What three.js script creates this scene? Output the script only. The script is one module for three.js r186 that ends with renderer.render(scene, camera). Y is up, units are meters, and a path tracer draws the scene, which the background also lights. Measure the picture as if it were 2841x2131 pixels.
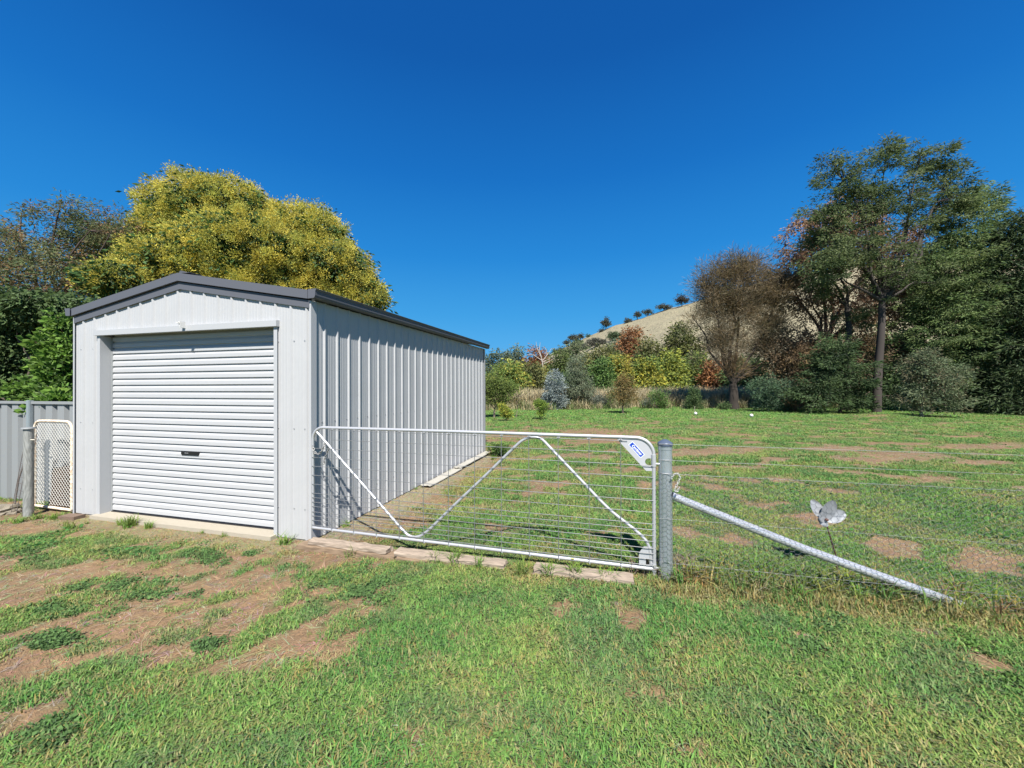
import * as THREE from 'three';
import { mergeGeometries } from 'three/addons/utils/BufferGeometryUtils.js';
import { createNoise2D, createNoise3D } from 'simplex-noise';

// ───────────────────────── camera, sky, sun, exposure
const EYE = 1.54, F = 1080, CX = 1420.5, CY = 1065.5;          // metres; photo pixels (2841 x 2131)
const scene = new THREE.Scene();
const camera = new THREE.PerspectiveCamera(2 * Math.atan(CY / F) * 180 / Math.PI, 2841 / 2131, 0.05, 4000);
camera.position.set(0, EYE, 0);
camera.rotation.order = 'YXZ';
camera.rotation.set(0.0051, 0, -0.0035);
camera.updateMatrixWorld(true);

const EXPO = 1.95;
const renderer = new THREE.WebGLRenderer({ antialias: true });
renderer.setSize(1024, 768);
renderer.toneMapping = THREE.LinearToneMapping;
renderer.toneMappingExposure = EXPO;
renderer.shadowMap.enabled = true;

const SUN = new THREE.Vector3(0.07, 1, 0.79).normalize();
const sun = new THREE.DirectionalLight(new THREE.Color().setRGB(1, 0.95, 0.87), 5);
sun.position.copy(SUN).multiplyScalar(80);
sun.castShadow = true;
sun.shadow.mapSize.set(4096, 4096);
Object.assign(sun.shadow.camera, { left: -45, right: 45, top: 45, bottom: -45, near: 1, far: 200 });
scene.add(sun, sun.target);

{ // clear deep blue sky: colour by elevation only
  const W = 256, H = 256, data = new Float32Array(W * H * 4);
  const stops = [[-90, .17, .20, .16], [-1, .20, .24, .22], [0, .16, .50, .90], [5, .10, .44, .86], [10, .056, .365, .80], [18, .023, .255, .70], [28, .011, .168, .565], [40, .007, .108, .420], [60, .006, .082, .340], [90, .005, .068, .300]];
  for (let j = 0; j < H; j++) {
    const el = (j + 0.5) / H * 180 - 90;
    let k = 0; while (k < stops.length - 2 && el > stops[k + 1][0]) k++;
    const a = stops[k], b = stops[k + 1], t = Math.min(1, Math.max(0, (el - a[0]) / (b[0] - a[0])));
    for (let i = 0; i < W; i++) {
      const o = (j * W + i) * 4;
      for (let c = 0; c < 3; c++) data[o + c] = (a[c + 1] + (b[c + 1] - a[c + 1]) * t) / EXPO;
      data[o + 3] = 1;
    }
  }
  const tex = new THREE.DataTexture(data, W, H, THREE.RGBAFormat, THREE.FloatType);
  tex.mapping = THREE.EquirectangularReflectionMapping;
  tex.magFilter = tex.minFilter = THREE.LinearFilter;
  tex.needsUpdate = true;
  scene.background = tex;
  scene.environment = tex;
}

// ───────────────────────── helpers
function rng(seed) { let a = seed >>> 0; return () => { a |= 0; a = a + 0x6D2B79F5 | 0; let t = Math.imul(a ^ a >>> 15, 1 | a); t = t + Math.imul(t ^ t >>> 7, 61 | t) ^ t; return ((t ^ t >>> 14) >>> 0) / 4294967296; }; }
const R0 = rng(77);
const n2 = createNoise2D(rng(5)), n2b = createNoise2D(rng(6)), n3 = createNoise3D(rng(7));
const V = (x, y, z) => new THREE.Vector3(x, y, z);
const clamp = (x, a = 0, b = 1) => Math.min(b, Math.max(a, x));
const sstep = (a, b, x) => { const t = clamp((x - a) / (b - a)); return t * t * (3 - 2 * t); };
const lerp = (a, b, t) => a + (b - a) * t;
const fbm = (x, y, o = 4) => { let s = 0, a = .5, f = 1; for (let i = 0; i < o; i++) { s += a * n2(x * f + i * 17.3, y * f - i * 9.1); a *= .5; f *= 2.03; } return s; };
const gauss = r => (r() + r() + r() + r() - 2) * 0.87;

// shed frame: right front corner and directions on the ground (three.js axes, -z is away from the camera)
const TH = 14.8 * Math.PI / 180;
const SC = V(-1.994, 0, -3.86), SW = 3.42, SL = 5.3;
const SR = V(Math.cos(TH), 0, Math.sin(TH));            // along the front, towards the right
const SB = V(Math.sin(TH), 0, -Math.cos(TH));           // towards the back
function shedLocal(x, z) { const dx = x - SC.x, dz = z - SC.z; return [dx * SR.x + dz * SR.z, dx * SB.x + dz * SB.z]; } // (right of side wall, behind front)

// height of the ground: level at the shed, a hand's breadth higher by the gate post
const mound = { x: 0, z: 0 };
function G(x, z) {
  const [r] = shedLocal(x, z);
  let y = 0.09 * sstep(0.1, 3.0, r) + 0.012 * n2(x * .35, z * .35) * sstep(.2, 1.2, Math.abs(r + 1.7) - 1.7);
  y += 0.22 * Math.exp(-((x - mound.x) ** 2 / 2.2 + (z - mound.z) ** 2 / 1.2));
  return y;
}
// photo pixel -> direction, point at a depth, point on the ground
function ray(px, py) { return V((px - CX) / F, -(py - CY) / F, -1).applyQuaternion(camera.quaternion); }
function P(px, py, depth) { const d = ray(px, py); return d.multiplyScalar(depth / -d.z).add(camera.position); }
function ground(px, py) {
  const d = ray(px, py); let y = 0, p;
  for (let i = 0; i < 8; i++) { p = d.clone().multiplyScalar((y - EYE) / d.y).add(camera.position); y = G(p.x, p.z); }
  return p;
}
{ const m = ground(2440, 1163); mound.x = m.x; mound.z = m.z; }

const taken = new Map();
function numbered(name) { const k = taken.get(name) || 0; taken.set(name, k + 1); return k ? `${name}_${String(k).padStart(3, '0')}` : name; }
function tag(o, label, category, group, kind) { o.userData = {}; if (label) o.userData.label = label; if (category) o.userData.category = category; if (group) o.userData.group = group; if (kind) o.userData.kind = kind; return o; }
function thing(name, label, category, pos = [0, 0, 0], ry = 0, group) { const g = new THREE.Group(); g.name = numbered(name); g.position.set(...pos); g.rotation.y = ry; scene.add(g); return tag(g, label, category, group); }
function part(name, geo, mat, parent) { const m = new THREE.Mesh(geo, mat); m.name = name; parent.add(m); return m; }
function copy(o, label) { const c = o.clone(); c.name = numbered(o.name.replace(/_\d{3}$/, '')); c.userData = { ...o.userData }; if (label) c.userData.label = label; scene.add(c); return c; }
const rgb = (r, g, b) => new THREE.Color().setRGB(r, g, b);
const AL = .80;
function mat(r, g, b, rough = .8, metal = 0, extra = {}) { return new THREE.MeshStandardMaterial({ color: rgb(r * AL, g * AL, b * AL), roughness: rough, metalness: metal, side: THREE.DoubleSide, ...extra }); }
const box = (x0, x1, y0, y1, z0, z1) => { const g = new THREE.BoxGeometry(x1 - x0, y1 - y0, z1 - z0); g.translate((x0 + x1) / 2, (y0 + y1) / 2, (z0 + z1) / 2); return g; };
function rod(a, b, r0, r1 = r0, seg = 8) {
  const d = b.clone().sub(a), g = new THREE.CylinderGeometry(r1, r0, d.length(), seg, 1);
  g.applyQuaternion(new THREE.Quaternion().setFromUnitVectors(V(0, 1, 0), d.clone().normalize())); g.translate((a.x + b.x) / 2, (a.y + b.y) / 2, (a.z + b.z) / 2); return g;
}
// tapered limb through points
function limb(pts, r0, r1, seg = 6) {
  const pos = [], idx = []; let up = V(.31, .2, .93);
  for (let i = 0; i < pts.length; i++) {
    const d = pts[Math.min(i + 1, pts.length - 1)].clone().sub(pts[Math.max(i - 1, 0)]).normalize();
    const s = d.clone().cross(up).normalize(), t = d.clone().cross(s), r = lerp(r0, r1, i / (pts.length - 1));
    for (let k = 0; k < seg; k++) { const a = k / seg * 6.2832; const q = pts[i].clone().addScaledVector(s, Math.cos(a) * r).addScaledVector(t, Math.sin(a) * r); pos.push(q.x, q.y, q.z); }
  }
  for (let i = 0; i < pts.length - 1; i++) for (let k = 0; k < seg; k++) { const a = i * seg + k, b = i * seg + (k + 1) % seg; idx.push(a, b, a + seg, b, b + seg, a + seg); }
  const g = new THREE.BufferGeometry(); g.setAttribute('position', new THREE.Float32BufferAttribute(pos, 3)); g.setIndex(idx); g.computeVertexNormals(); return g;
}
const merge = gs => { const k = gs.map(g => { const q = g.index ? g.toNonIndexed() : g.clone(); for (const n of Object.keys(q.attributes)) if (n !== 'position' && n !== 'normal') q.deleteAttribute(n); return q; }); return mergeGeometries(k); };
function quads(list) { // list of [a,b,c,d] Vector3, flat faces, uv in metres from two axes
  const pos = [], uv = [];
  for (const [a, b, c, d] of list) for (const p of [a, b, c, a, c, d]) { pos.push(p.x, p.y, p.z); uv.push(p.x + p.z, p.y); }
  const g = new THREE.BufferGeometry(); g.setAttribute('position', new THREE.Float32BufferAttribute(pos, 3)); g.setAttribute('uv', new THREE.Float32BufferAttribute(uv, 2)); g.computeVertexNormals(); return g;
}
// textures
function dataTex(W, H, fn, { srgb = false, repeat = [1, 1] } = {}) {
  const d = new Uint8Array(W * H * 4);
  for (let j = 0; j < H; j++) for (let i = 0; i < W; i++) { const c = fn(i / W, j / H, i, j), o = (j * W + i) * 4; for (let k = 0; k < 3; k++) d[o + k] = clamp(c.length ? c[k] : c) * 255; d[o + 3] = 255; }
  const t = new THREE.DataTexture(d, W, H); t.wrapS = t.wrapT = THREE.RepeatWrapping; t.magFilter = t.minFilter = THREE.LinearFilter; t.repeat.set(...repeat); if (srgb) t.colorSpace = THREE.SRGBColorSpace; t.needsUpdate = true; return t;
}
// tiling noise on a torus
const tn = (u, v, f, s) => { const a = u * 6.2832, b = v * 6.2832; return n3(Math.cos(a) * f + s, Math.sin(a) * f + Math.cos(b) * f * 1.3, Math.sin(b) * f + s * 2); };

// ───────────────────────── ground cover masks
const patches = [ // bare soil, photo pixels [x, y, half width, half height, tilt]
  [70, 1460, 90, 14, 0], [90, 1617, 130, 22, -.05], [330, 1578, 170, 17, -.06], [290, 1748, 230, 34, -.16], [560, 1640, 230, 22, -.2], [45, 1985, 110, 34, -.15], [450, 1818, 80, 20, -.15], [625, 1790, 60, 16, -.1], [20, 1850, 60, 22, -.2],
  [880, 1645, 50, 18, -.1], [905, 1535, 90, 22, .1], [520, 1480, 260, 16, .09], [230, 1450, 60, 10, .1], [640, 1560, 120, 20, -.1], [1140, 2045, 34, 22, 0], [1447, 1905, 18, 40, .2], [1736, 1717, 50, 34, .3], [1605, 1622, 40, 12, 0], [1352, 1839, 26, 10, 0],
  [1580, 1690, 60, 14, -.1], [2560, 1762, 60, 18, .3], [2745, 1830, 60, 26, .4], [1945, 2080, 16, 40, .4], [2130, 1715, 30, 14, 0], [2310, 1810, 40, 16, 0], [2190, 1850, 40, 16, .2], [1040, 2090, 50, 30, .5], [1020, 1390, 120, 60, -.55], [1120, 1330, 100, 50, -.5],
  [1420, 1207, 110, 12, 0], [1650, 1200, 130, 13, .05], [1700, 1222, 120, 9, 0], [1560, 1345, 50, 9, 0], [1440, 1370, 50, 8, .1], [2480, 1265, 150, 16, .02], [2330, 1245, 110, 8, 0], [1960, 1255, 100, 9, 0], [1900, 1300, 90, 10, 0], [2260, 1440, 90, 18, .1], [2480, 1520, 110, 30, .2], [2740, 1560, 130, 40, .1], [2030, 1500, 60, 12, .1], [1680, 1480, 50, 10, 0], [1900, 1480, 60, 16, .1],
  [2150, 1400, 90, 12, 0], [2580, 1330, 70, 14, 0], [1380, 1470, 70, 14, 0], [1590, 1265, 70, 8, 0], [2700, 1240, 120, 8, 0], [1130, 1450, 80, 18, -.1],
].map(([x, y, a, b, t]) => { if (x < 960 && y > 1400) { a *= 1.2; b *= 1.4; }
  const c = ground(x, y), e = ground(x + a * Math.cos(t), y + a * Math.sin(t)), f = ground(x - b * Math.sin(t) * 0, y - b), h = ground(x, y + b);
  return { x: c.x, z: c.z, ux: e.x - c.x, uz: e.z - c.z, vx: (h.x - f.x) / 2, vz: (h.z - f.z) / 2 };
});
function inPatch(x, z) {
  let m = 0;
  for (const p of patches) {
    const dx = x - p.x, dz = z - p.z, det = p.ux * p.vz - p.uz * p.vx; if (Math.abs(dx) > 6 || Math.abs(dz) > 6) continue;
    const u = (dx * p.vz - dz * p.vx) / det, v = (p.ux * dz - p.uz * dx) / det, q = u * u + v * v;
    if (q < 2.2) m = Math.max(m, 1.15 - q * .62);
  }
  return m;
}
const GL = V(-1.96, 0, -3.83), GD = V(.959, 0, .283), GLEN = 3.155;      // gate: left stile foot, direction, length
const FD = V(.974, 0, .226), FP = V(1.150, 0, -2.93);                    // fence: direction and post
function fenceDist(x, z) { const dx = x - FP.x, dz = z - FP.z; const s = dx * FD.x + dz * FD.z; return [s, -dx * FD.z + dz * FD.x]; } // (along, towards camera)
function bare(x, z) {
  const d = -z, [r, b] = shedLocal(x, z);
  const rough = .42 * fbm(x * 3.2, z * 3.2, 4) + .22 * n2b(x * 14, z * 14);
  const ip = inPatch(x + .10 * n2(x * 2.6, z * 2.6 + 9), z + .10 * n2b(x * 2.6, z * 2.6)); let m = ip > 0 ? ip * .98 + rough * 1.35 : rough * .6;
  // scattered patches of the paddock and thin spots of the lawn
  const far = sstep(3.6, 6, d);
  const str = fbm(x * .55 + 3, z * .8, 4) + .35 * fbm(x * 2.2, z * 2.6 + 5, 3);
  m = Math.max(m, far * sstep(21, 15, d) * (sstep(.0, .30, str) * .92) + rough * .5);
  m = Math.max(m, (1 - far) * (sstep(.38, .62, fbm(x * 1.7 + 9, z * 1.7, 4)) * .8) + rough * .2);
  m = Math.max(m, (1 - far) * sstep(.05, .55, .62 * n2b(x * 4.6, z * 4.6) + .38 * n2(x * 12, z * 12)) * .55, far * sstep(21, 15, d) * sstep(.0, .5, .6 * n2b(x * 2.4, z * 3.4) + .4 * n2(x * 6, z * 7)) * .56);
  if (r > -.02 && b > -.2 && b < SL + .5) m = Math.max(m, sstep(.85, .25, r + rough * .6) * .97);
  if (r < .1 && r > -SW - .1 && b < 0) m = Math.max(m, sstep(-.5, -.1, b + rough * .4) * .85);
  { const a = x * .8 + d * .6, q = -x * .6 + d * .8, wl = sstep(-.5, -1.3, x + .25 * (d - 3)) * sstep(1.7, 2.3, d) * sstep(5.2, 4.8, d); if (wl > 0) m = Math.max(m, wl * (sstep(-.16, .16, fbm(a * .8 + 4, q * 2.6, 4)) * .9 + rough * .7)); }
  if (m > .2 && d > 19) m *= sstep(22, 19, d);
  return clamp(m);
}
function dryness(x, z) { // straw coloured turf along the fence line and in spots
  const [s, c] = fenceDist(x, z);
  let v = s > -1.2 ? sstep(.34, .06, Math.abs(c - .10 + .1 * n2(x * 2, z * 2))) * (s < 0 ? .55 : .95) * (.55 + .6 * (n2b(x * 1.9, z * 1.9) * .5 + .5)) : 0;
  const [r, b] = shedLocal(x, z);
  if (r > -SW && r < .3 && b < .1 && b > -.7) v = Math.max(v, sstep(-.6, -.05, b) * .8);
  if (r > 0 && r < 1.3 && b > 0 && b < SL + 1) v = Math.max(v, sstep(1.2, .3, r) * .8);
  return clamp(v + .35 * sstep(.1, .5, fbm(x * 1.1 + 31, z * 1.1, 3)));
}
function lush(x, z) { return clamp(.5 + .9 * fbm(x * .6 + 50, z * .6, 3)); }

// ───────────────────────── ground
const soilTex = (() => {
  const W = 1024, f = new Float32Array(W * W * 3), r = rng(11);
  for (let j = 0; j < W; j++) for (let i = 0; i < W; i++) {
    const u = i / W, v = j / W, a = .62 + .10 * tn(u, v, 3, 1) + .09 * tn(u, v, 12, 4) + .10 * tn(u, v, 45, 9) + .10 * (r() - .5), w = .03 * tn(u, v, 6, 20), o = (j * W + i) * 3;
    f[o] = a * (1 + w); f[o + 1] = a; f[o + 2] = a * (1 - w);
  }
  for (let k = 0; k < 9000; k++) { // bits of dead grass and small stones lying about
    const x = r() * W, y = r() * W, a = r() * 6.28, l = 4 + r() * 16, t = r() < .72 ? 1.1 + r() * .5 : .45 + r() * .2, c = Math.cos(a), s = Math.sin(a);
    for (let q = 0; q < l; q++) { const o = ((((y + s * q) | 0) + W) % W * W + (((x + c * q) | 0) + W) % W) * 3; for (let e = 0; e < 3; e++) f[o + e] = lerp(f[o + e], .62 * t, .75); }
  }
  return dataTex(W, W, (u, v, i, j) => { const o = (j * W + i) * 3; return [f[o], f[o + 1], f[o + 2]]; });
})();
{
  const N = 430, A = 7.3, ax = i => { const s = i / (N - 1) * 2 - 1; return 2 * Math.sinh(A * s); };
  const pos = new Float32Array(N * N * 3), uv = new Float32Array(N * N * 2), col = new Float32Array(N * N * 3), idx = [];
  for (let j = 0; j < N; j++) for (let i = 0; i < N; i++) {
    const x = ax(i) - .3, z = ax(j) - 4, o = j * N + i, near = Math.hypot(x, z + 4) < 40;
    const b = near ? bare(x, z) : 0, dr = near ? dryness(x, z) : .3;
    pos.set([x, near ? G(x, z) + .006 * n2(x * 5, z * 5) * b : 0.09, z], o * 3); uv.set([x / 1.7, z / 1.7], o * 2);
    const t = n2(x * .8, z * .8) * .5 + .5, g = n2(x * .3 + 7, z * .3) * .5 + .5;
    const soil = [lerp(.38, .48, t), lerp(.24, .305, t), lerp(.125, .16, t)], thatch = [lerp(.20, .38, dr), lerp(.20, .31, dr), lerp(.08, .145, dr)];
    const turf = [lerp(.16, .22, g), lerp(.26, .32, g), lerp(.06, .08, g)];
    const far = sstep(6, 14, Math.hypot(x, z)), under = [0, 1, 2].map(c => lerp(thatch[c], turf[c], .25 + .6 * far * (1 - dr * .5)));
    const w = sstep(.32, .62, b);
    col.set([0, 1, 2].map(c => lerp(under[c], soil[c], w)), o * 3);
    if (i < N - 1 && j < N - 1) idx.push(o, o + N, o + 1, o + 1, o + N, o + N + 1);
  }
  const g = new THREE.BufferGeometry();
  g.setAttribute('position', new THREE.BufferAttribute(pos, 3)); g.setAttribute('uv', new THREE.BufferAttribute(uv, 2)); g.setAttribute('color', new THREE.BufferAttribute(col, 3)); g.setIndex(idx); g.computeVertexNormals();
  const m = new THREE.Mesh(g, new THREE.MeshStandardMaterial({ map: soilTex, color: rgb(.76, .76, .76), vertexColors: true, roughness: 1, bumpMap: soilTex, bumpScale: .02, side: THREE.DoubleSide }));
  m.name = 'ground'; tag(m, 'patchy lawn and bare brown soil of the yard and paddock', 'ground', null, 'structure'); scene.add(m);
}

// dry grassy hill behind the wood
const RIDGE = [[1200, 1075], [1380, 1045], [1480, 1004], [1540, 977], [1640, 930], [1700, 905], [1780, 884], [1850, 858], [1930, 838], [2040, 800], [2200, 765], [2400, 735], [2650, 715], [3000, 700], [3600, 760], [4600, 900]];
const ridgeY = px => { let k = 0; while (k < RIDGE.length - 2 && px > RIDGE[k + 1][0]) k++; const a = RIDGE[k], b = RIDGE[k + 1]; return lerp(a[1], b[1], clamp((px - a[0]) / (b[0] - a[0]))); };
const ridgeD = px => lerp(340, 300, clamp((px - 1500) / 600));
function hillPoint(px, t) { // t: 0 foot, 1 ridge, beyond: far side
  const D = ridgeD(px), top = P(px, ridgeY(px), D), foot = P(px, 1071, 75), H = Math.max(0, top.y);
  const tt = Math.min(t, 1), k = lerp(75, D, t) / D;
  const y = t <= 1 ? H * Math.pow(tt, 1.15) + 1.6 * n2(px * .01, tt * 5) * tt * (1 - tt) * 3 : H * (1 - (t - 1) * 1.6);
  return V(top.x * k, y - .4 * (1 - tt), top.z * k);
}
{
  const NX = 240, NT = 90, pos = [], uv = [], idx = [];
  for (let j = 0; j <= NT; j++) for (let i = 0; i <= NX; i++) {
    const px = lerp(1150, 4600, i / NX), t = j / NT * 1.5, p = hillPoint(px, t); p.y += .35 * n2(p.x * .12, p.z * .12) * clamp(t * 3);
    pos.push(p.x, p.y, p.z); uv.push(p.x / 60, p.z / 60 + p.y / 40);
    if (i < NX && j < NT) { const o = j * (NX + 1) + i; idx.push(o, o + 1, o + NX + 1, o + 1, o + NX + 2, o + NX + 1); }
  }
  const g = new THREE.BufferGeometry(); g.setAttribute('position', new THREE.Float32BufferAttribute(pos, 3)); g.setAttribute('uv', new THREE.Float32BufferAttribute(uv, 2)); g.setIndex(idx); g.computeVertexNormals();
  const tex = dataTex(512, 512, (u, v) => { const tr = Math.abs(((v * 14 + .5 * tn(u, v, 1.6, 3) + .15 * tn(u, v, 8, 6)) % 1 + 1) % 1 - .5), a = .68 + .10 * tn(u, v, 3, 2) + .09 * tn(u, v, 14, 5) + .08 * tn(u, v, 50, 5) - .16 * sstep(.12, .02, tr), g2 = .05 * tn(u, v, 5, 12); return [a * (1 - g2 * .5), a * (.90 + g2 * .4), a * .66]; });
  const m = new THREE.Mesh(g, new THREE.MeshStandardMaterial({ map: tex, color: rgb(.345, .340, .290), roughness: 1, bumpMap: tex, bumpScale: .9, side: THREE.DoubleSide }));
  m.name = 'hill'; tag(m, 'bare hill of dry pale grass rising behind the wood', 'hill', null, 'structure'); scene.add(m);
}

// ───────────────────────── shed
const grime = dataTex(512, 512, (u, v) => { const a = .95 + .018 * tn(u, v, 1.2, 8) + .012 * tn(u, v, 7, 3) + .012 * tn(u, v, 40, 2); return [a, a, a]; }, { repeat: [.23, .31] });
const grimeR = dataTex(256, 256, (u, v) => { const a = .62 + .12 * tn(u, v, 3, 18) + .1 * tn(u, v, 12, 3); return [a, a, a]; });
const M = {
  wall: new THREE.MeshStandardMaterial({ color: rgb(.425, .433, .445), map: grime, roughness: .75, roughnessMap: grimeR, side: THREE.DoubleSide }),
  door: new THREE.MeshStandardMaterial({ color: rgb(.43, .44, .455), map: grime, roughness: .65, roughnessMap: grimeR, side: THREE.DoubleSide }),
  trim: mat(.485, .50, .52, .5), dark: mat(.115, .122, .145, .6), darkRoof: mat(.10, .107, .125, .6), rubber: mat(.02, .02, .025, .5), black: mat(.012, .012, .016, .35), concrete: mat(.50, .45, .36, .95, 0, { map: grime, bumpMap: soilTex, bumpScale: .004 }),
  galv: new THREE.MeshStandardMaterial({ color: rgb(.55, .56, .58), metalness: .5, roughness: .45, map: grime, side: THREE.DoubleSide }),
  galvPost: new THREE.MeshStandardMaterial({ color: rgb(.52, .58, .64), metalness: .7, roughness: .5, roughnessMap: grimeR, map: grime, side: THREE.DoubleSide }),
  wire: mat(.34, .35, .36, .5, .6), net: mat(.17, .18, .19, .6, .4), white: mat(.8, .8, .78, .5), zinc: mat(.33, .35, .36, .6, .2), screw: mat(.45, .47, .5, .4, .5), rustWire: mat(.14, .12, .11, .8, .2),
};
const shed = thing('garden_shed', 'light grey ribbed steel garage shed with white roller door and dark roof trim', 'shed', [SC.x, 0, SC.z], -TH);
const EAVE = 2.40, APEX = 2.70;
const roofY = x => EAVE + (APEX - EAVE) * (1 - Math.abs(x + SW / 2) / (SW / 2));
const PITCH = .19;
// ribbed cladding profile over one pitch: [along, out]
const PROF = [[0, 0], [.028, 0], [.031, .0014], [.041, .0014], [.044, 0], [.066, 0], [.069, .0014], [.079, .0014], [.082, 0], [.104, 0], [.107, .0014], [.117, .0014], [.120, 0], [.146, 0], [.157, .0155], [.172, .0155], [.183, 0], [PITCH, 0]];
function cladding(a0, a1, place, low, high, start = 0) { // panels between a0 and a1; place(along, out) -> [x, z]
  const panels = [];
  for (let k = Math.floor((a0 - start) / PITCH) - 1; start + k * PITCH < a1; k++) {
    const pts = []; const s = start + k * PITCH;
    for (let i = 0; i < PROF.length; i++) {
      let a = s + PROF[i][0], o = PROF[i][1];
      if (i && s + PROF[i - 1][0] < a0 && a > a0) { const q = (a0 - s - PROF[i - 1][0]) / (PROF[i][0] - PROF[i - 1][0]); pts.push([a0, lerp(PROF[i - 1][1], o, q)]); }
      if (a >= a0 - 1e-6 && a <= a1 + 1e-6) pts.push([a, o]);
      if (i && s + PROF[i - 1][0] < a1 && a > a1) { const q = (a1 - s - PROF[i - 1][0]) / (PROF[i][0] - PROF[i - 1][0]); pts.push([a1, lerp(PROF[i - 1][1], o, q)]); }
    }
    if (pts.length < 2 || pts[pts.length - 1][0] - pts[0][0] < .004) continue;
    const q = [];
    for (let i = 0; i < pts.length - 1; i++) {
      const [x0, z0] = place(...pts[i]), [x1, z1] = place(...pts[i + 1]);
      q.push([V(x0, low(pts[i][0]), z0), V(x1, low(pts[i + 1][0]), z1), V(x1, high(pts[i + 1][0]), z1), V(x0, high(pts[i][0]), z0)]);
    }
    panels.push(quads(q));
  }
  return panels;
}
const DL = -2.97, DR = -.436, DTOP = 2.17;
for (const [a, b, lo] of [[-SW, DL, .02], [DL, DR, DTOP], [DR, 0, .02]])
  for (const g of cladding(a, b, (x, o) => [x, o], () => lo, x => roofY(x) - .012, -SW - .02)) part('wall_panel', g, M.wall, shed);
for (const g of cladding(0, SL, (a, o) => [o, -a], () => .015, () => EAVE, .02)) part('wall_panel', g, M.wall, shed);
for (const g of cladding(0, SL, (a, o) => [-SW - o, -a], () => .015, () => EAVE, .02)) part('wall_panel', g, M.wall, shed);
for (const g of cladding(-SW, 0, (x, o) => [x, -SL - o], () => .015, x => roofY(x) - .012, -SW - .02)) part('wall_panel', g, M.wall, shed);
part('floor_slab', box(-SW + .01, -.01, -.12, .012, -SL + .01, -.01), M.concrete, shed);
part('door_threshold', box(DL - .05, DR + .03, -.10, .045, -.16, .085), M.concrete, shed);
// corner flashings
for (const [x, z, sx, sz] of [[0, 0, 1, 1], [0, -SL, 1, -1], [-SW, 0, -1, 1], [-SW, -SL, -1, -1]]) {
  const o = .019;
  part('corner_flashing', merge([box(Math.min(x - sx * .005, x + sx * o), Math.max(x - sx * .005, x + sx * o), .012, EAVE - .01, Math.min(z + sz * (o - .003), z + sz * o), Math.max(z + sz * (o - .003), z + sz * o)),
    box(Math.min(x + sx * (o - .003), x + sx * (o - .0001)), Math.max(x + sx * (o - .003), x + sx * (o - .0001)), .012, EAVE - .01, Math.min(z - sz * .055, z + sz * (o - .004)), Math.max(z - sz * .055, z + sz * (o - .004)))]), M.trim, shed);
}
// door surround
part('door_lintel', merge([box(DL - .075, DR + .055, 2.152, 2.212, -.005, .044), box(DL - .075, DR + .055, 2.212, 2.216, -.005, .030)]), M.trim, shed);
for (const [x, s] of [[DL, -1], [DR, 1]]) part('door_jamb', merge([box(Math.min(x, x + s * .004), Math.max(x, x + s * .004), .03, 2.152, -.13, .0175), box(Math.min(x, x + s * .045), Math.max(x, x + s * .045), .03, 2.152, .0178, .0200)]), M.trim, shed);
part('door_guide', box(DL + .001, DL + .02, .045, 2.15, -.125, -.088), M.zinc, shed);
part('door_guide', box(DR - .02, DR - .001, .045, 2.15, -.125, -.088), M.zinc, shed);
// roller door
const door = new THREE.Group(); door.name = 'roller_door'; door.position.set(0, 0, -.098); shed.add(door); door.userData.label = 'white corrugated roller door, closed';
{
  const n = 29, p = (2.235 - .055) / n, prof = [[0, -.010], [.10, -.010], [.13, .004], [.17, .0075], [.62, .0068], [.72, .0055], [.86, -.002], [1, -.010]];
  const x0 = DL + .018, x1 = DR - .018;
  for (let k = 0; k < n; k++) {
    const q = [], y = .055 + k * p, seam = k === 9 || k === 26;
    const pr = seam ? [[0, -.010], [.10, -.010], [.13, .004], [.17, .0075], [.36, .0068], [.40, .0045], [.46, .0070], [.56, .0068], [.60, .0045], [.66, .006], [.86, -.002], [1, -.010]] : prof;
    for (let i = 0; i < pr.length - 1; i++) q.push([V(x0, y + pr[i][0] * p, pr[i][1]), V(x1, y + pr[i][0] * p, pr[i][1]), V(x1, y + pr[i + 1][0] * p, pr[i + 1][1]), V(x0, y + pr[i + 1][0] * p, pr[i + 1][1])]);
    part('door_slat', quads(q), M.door, door);
  }
  part('bottom_rail', box(x0, x1, .047, .0545, -.02, .02), M.rubber, door);
}
// front fascia: two stepped dark flashings each side of the ridge
function barge(s, y0, y1, zf, zb, ext) { // s side, strip below the roof line from y0 to y1
  const xe = s > 0 ? ext : -SW - ext, xm = -SW / 2, dy = (x) => (APEX - EAVE) * (1 - Math.abs(x - xm) / (SW / 2)) + EAVE;
  const a = V(xe, dy(xe) + y0, zf), b = V(xm, dy(xm) + y0, zf), c = V(xm, dy(xm) + y1, zf), d = V(xe, dy(xe) + y1, zf);
  const B = p => V(p.x, p.y, zb);
  return quads([[a, b, c, d], [d, c, B(c), B(d)], [a, b, B(b), B(a)], [a, d, B(d), B(a)]]);
}
for (const s of [1, -1]) {
  part('barge_cap', barge(s, .006, .092, .046, -.25, .0), M.dark, shed);
  part('barge_flashing', barge(s, -.082, -.006, .0225, .012, .0), M.dark, shed);
}
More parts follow.
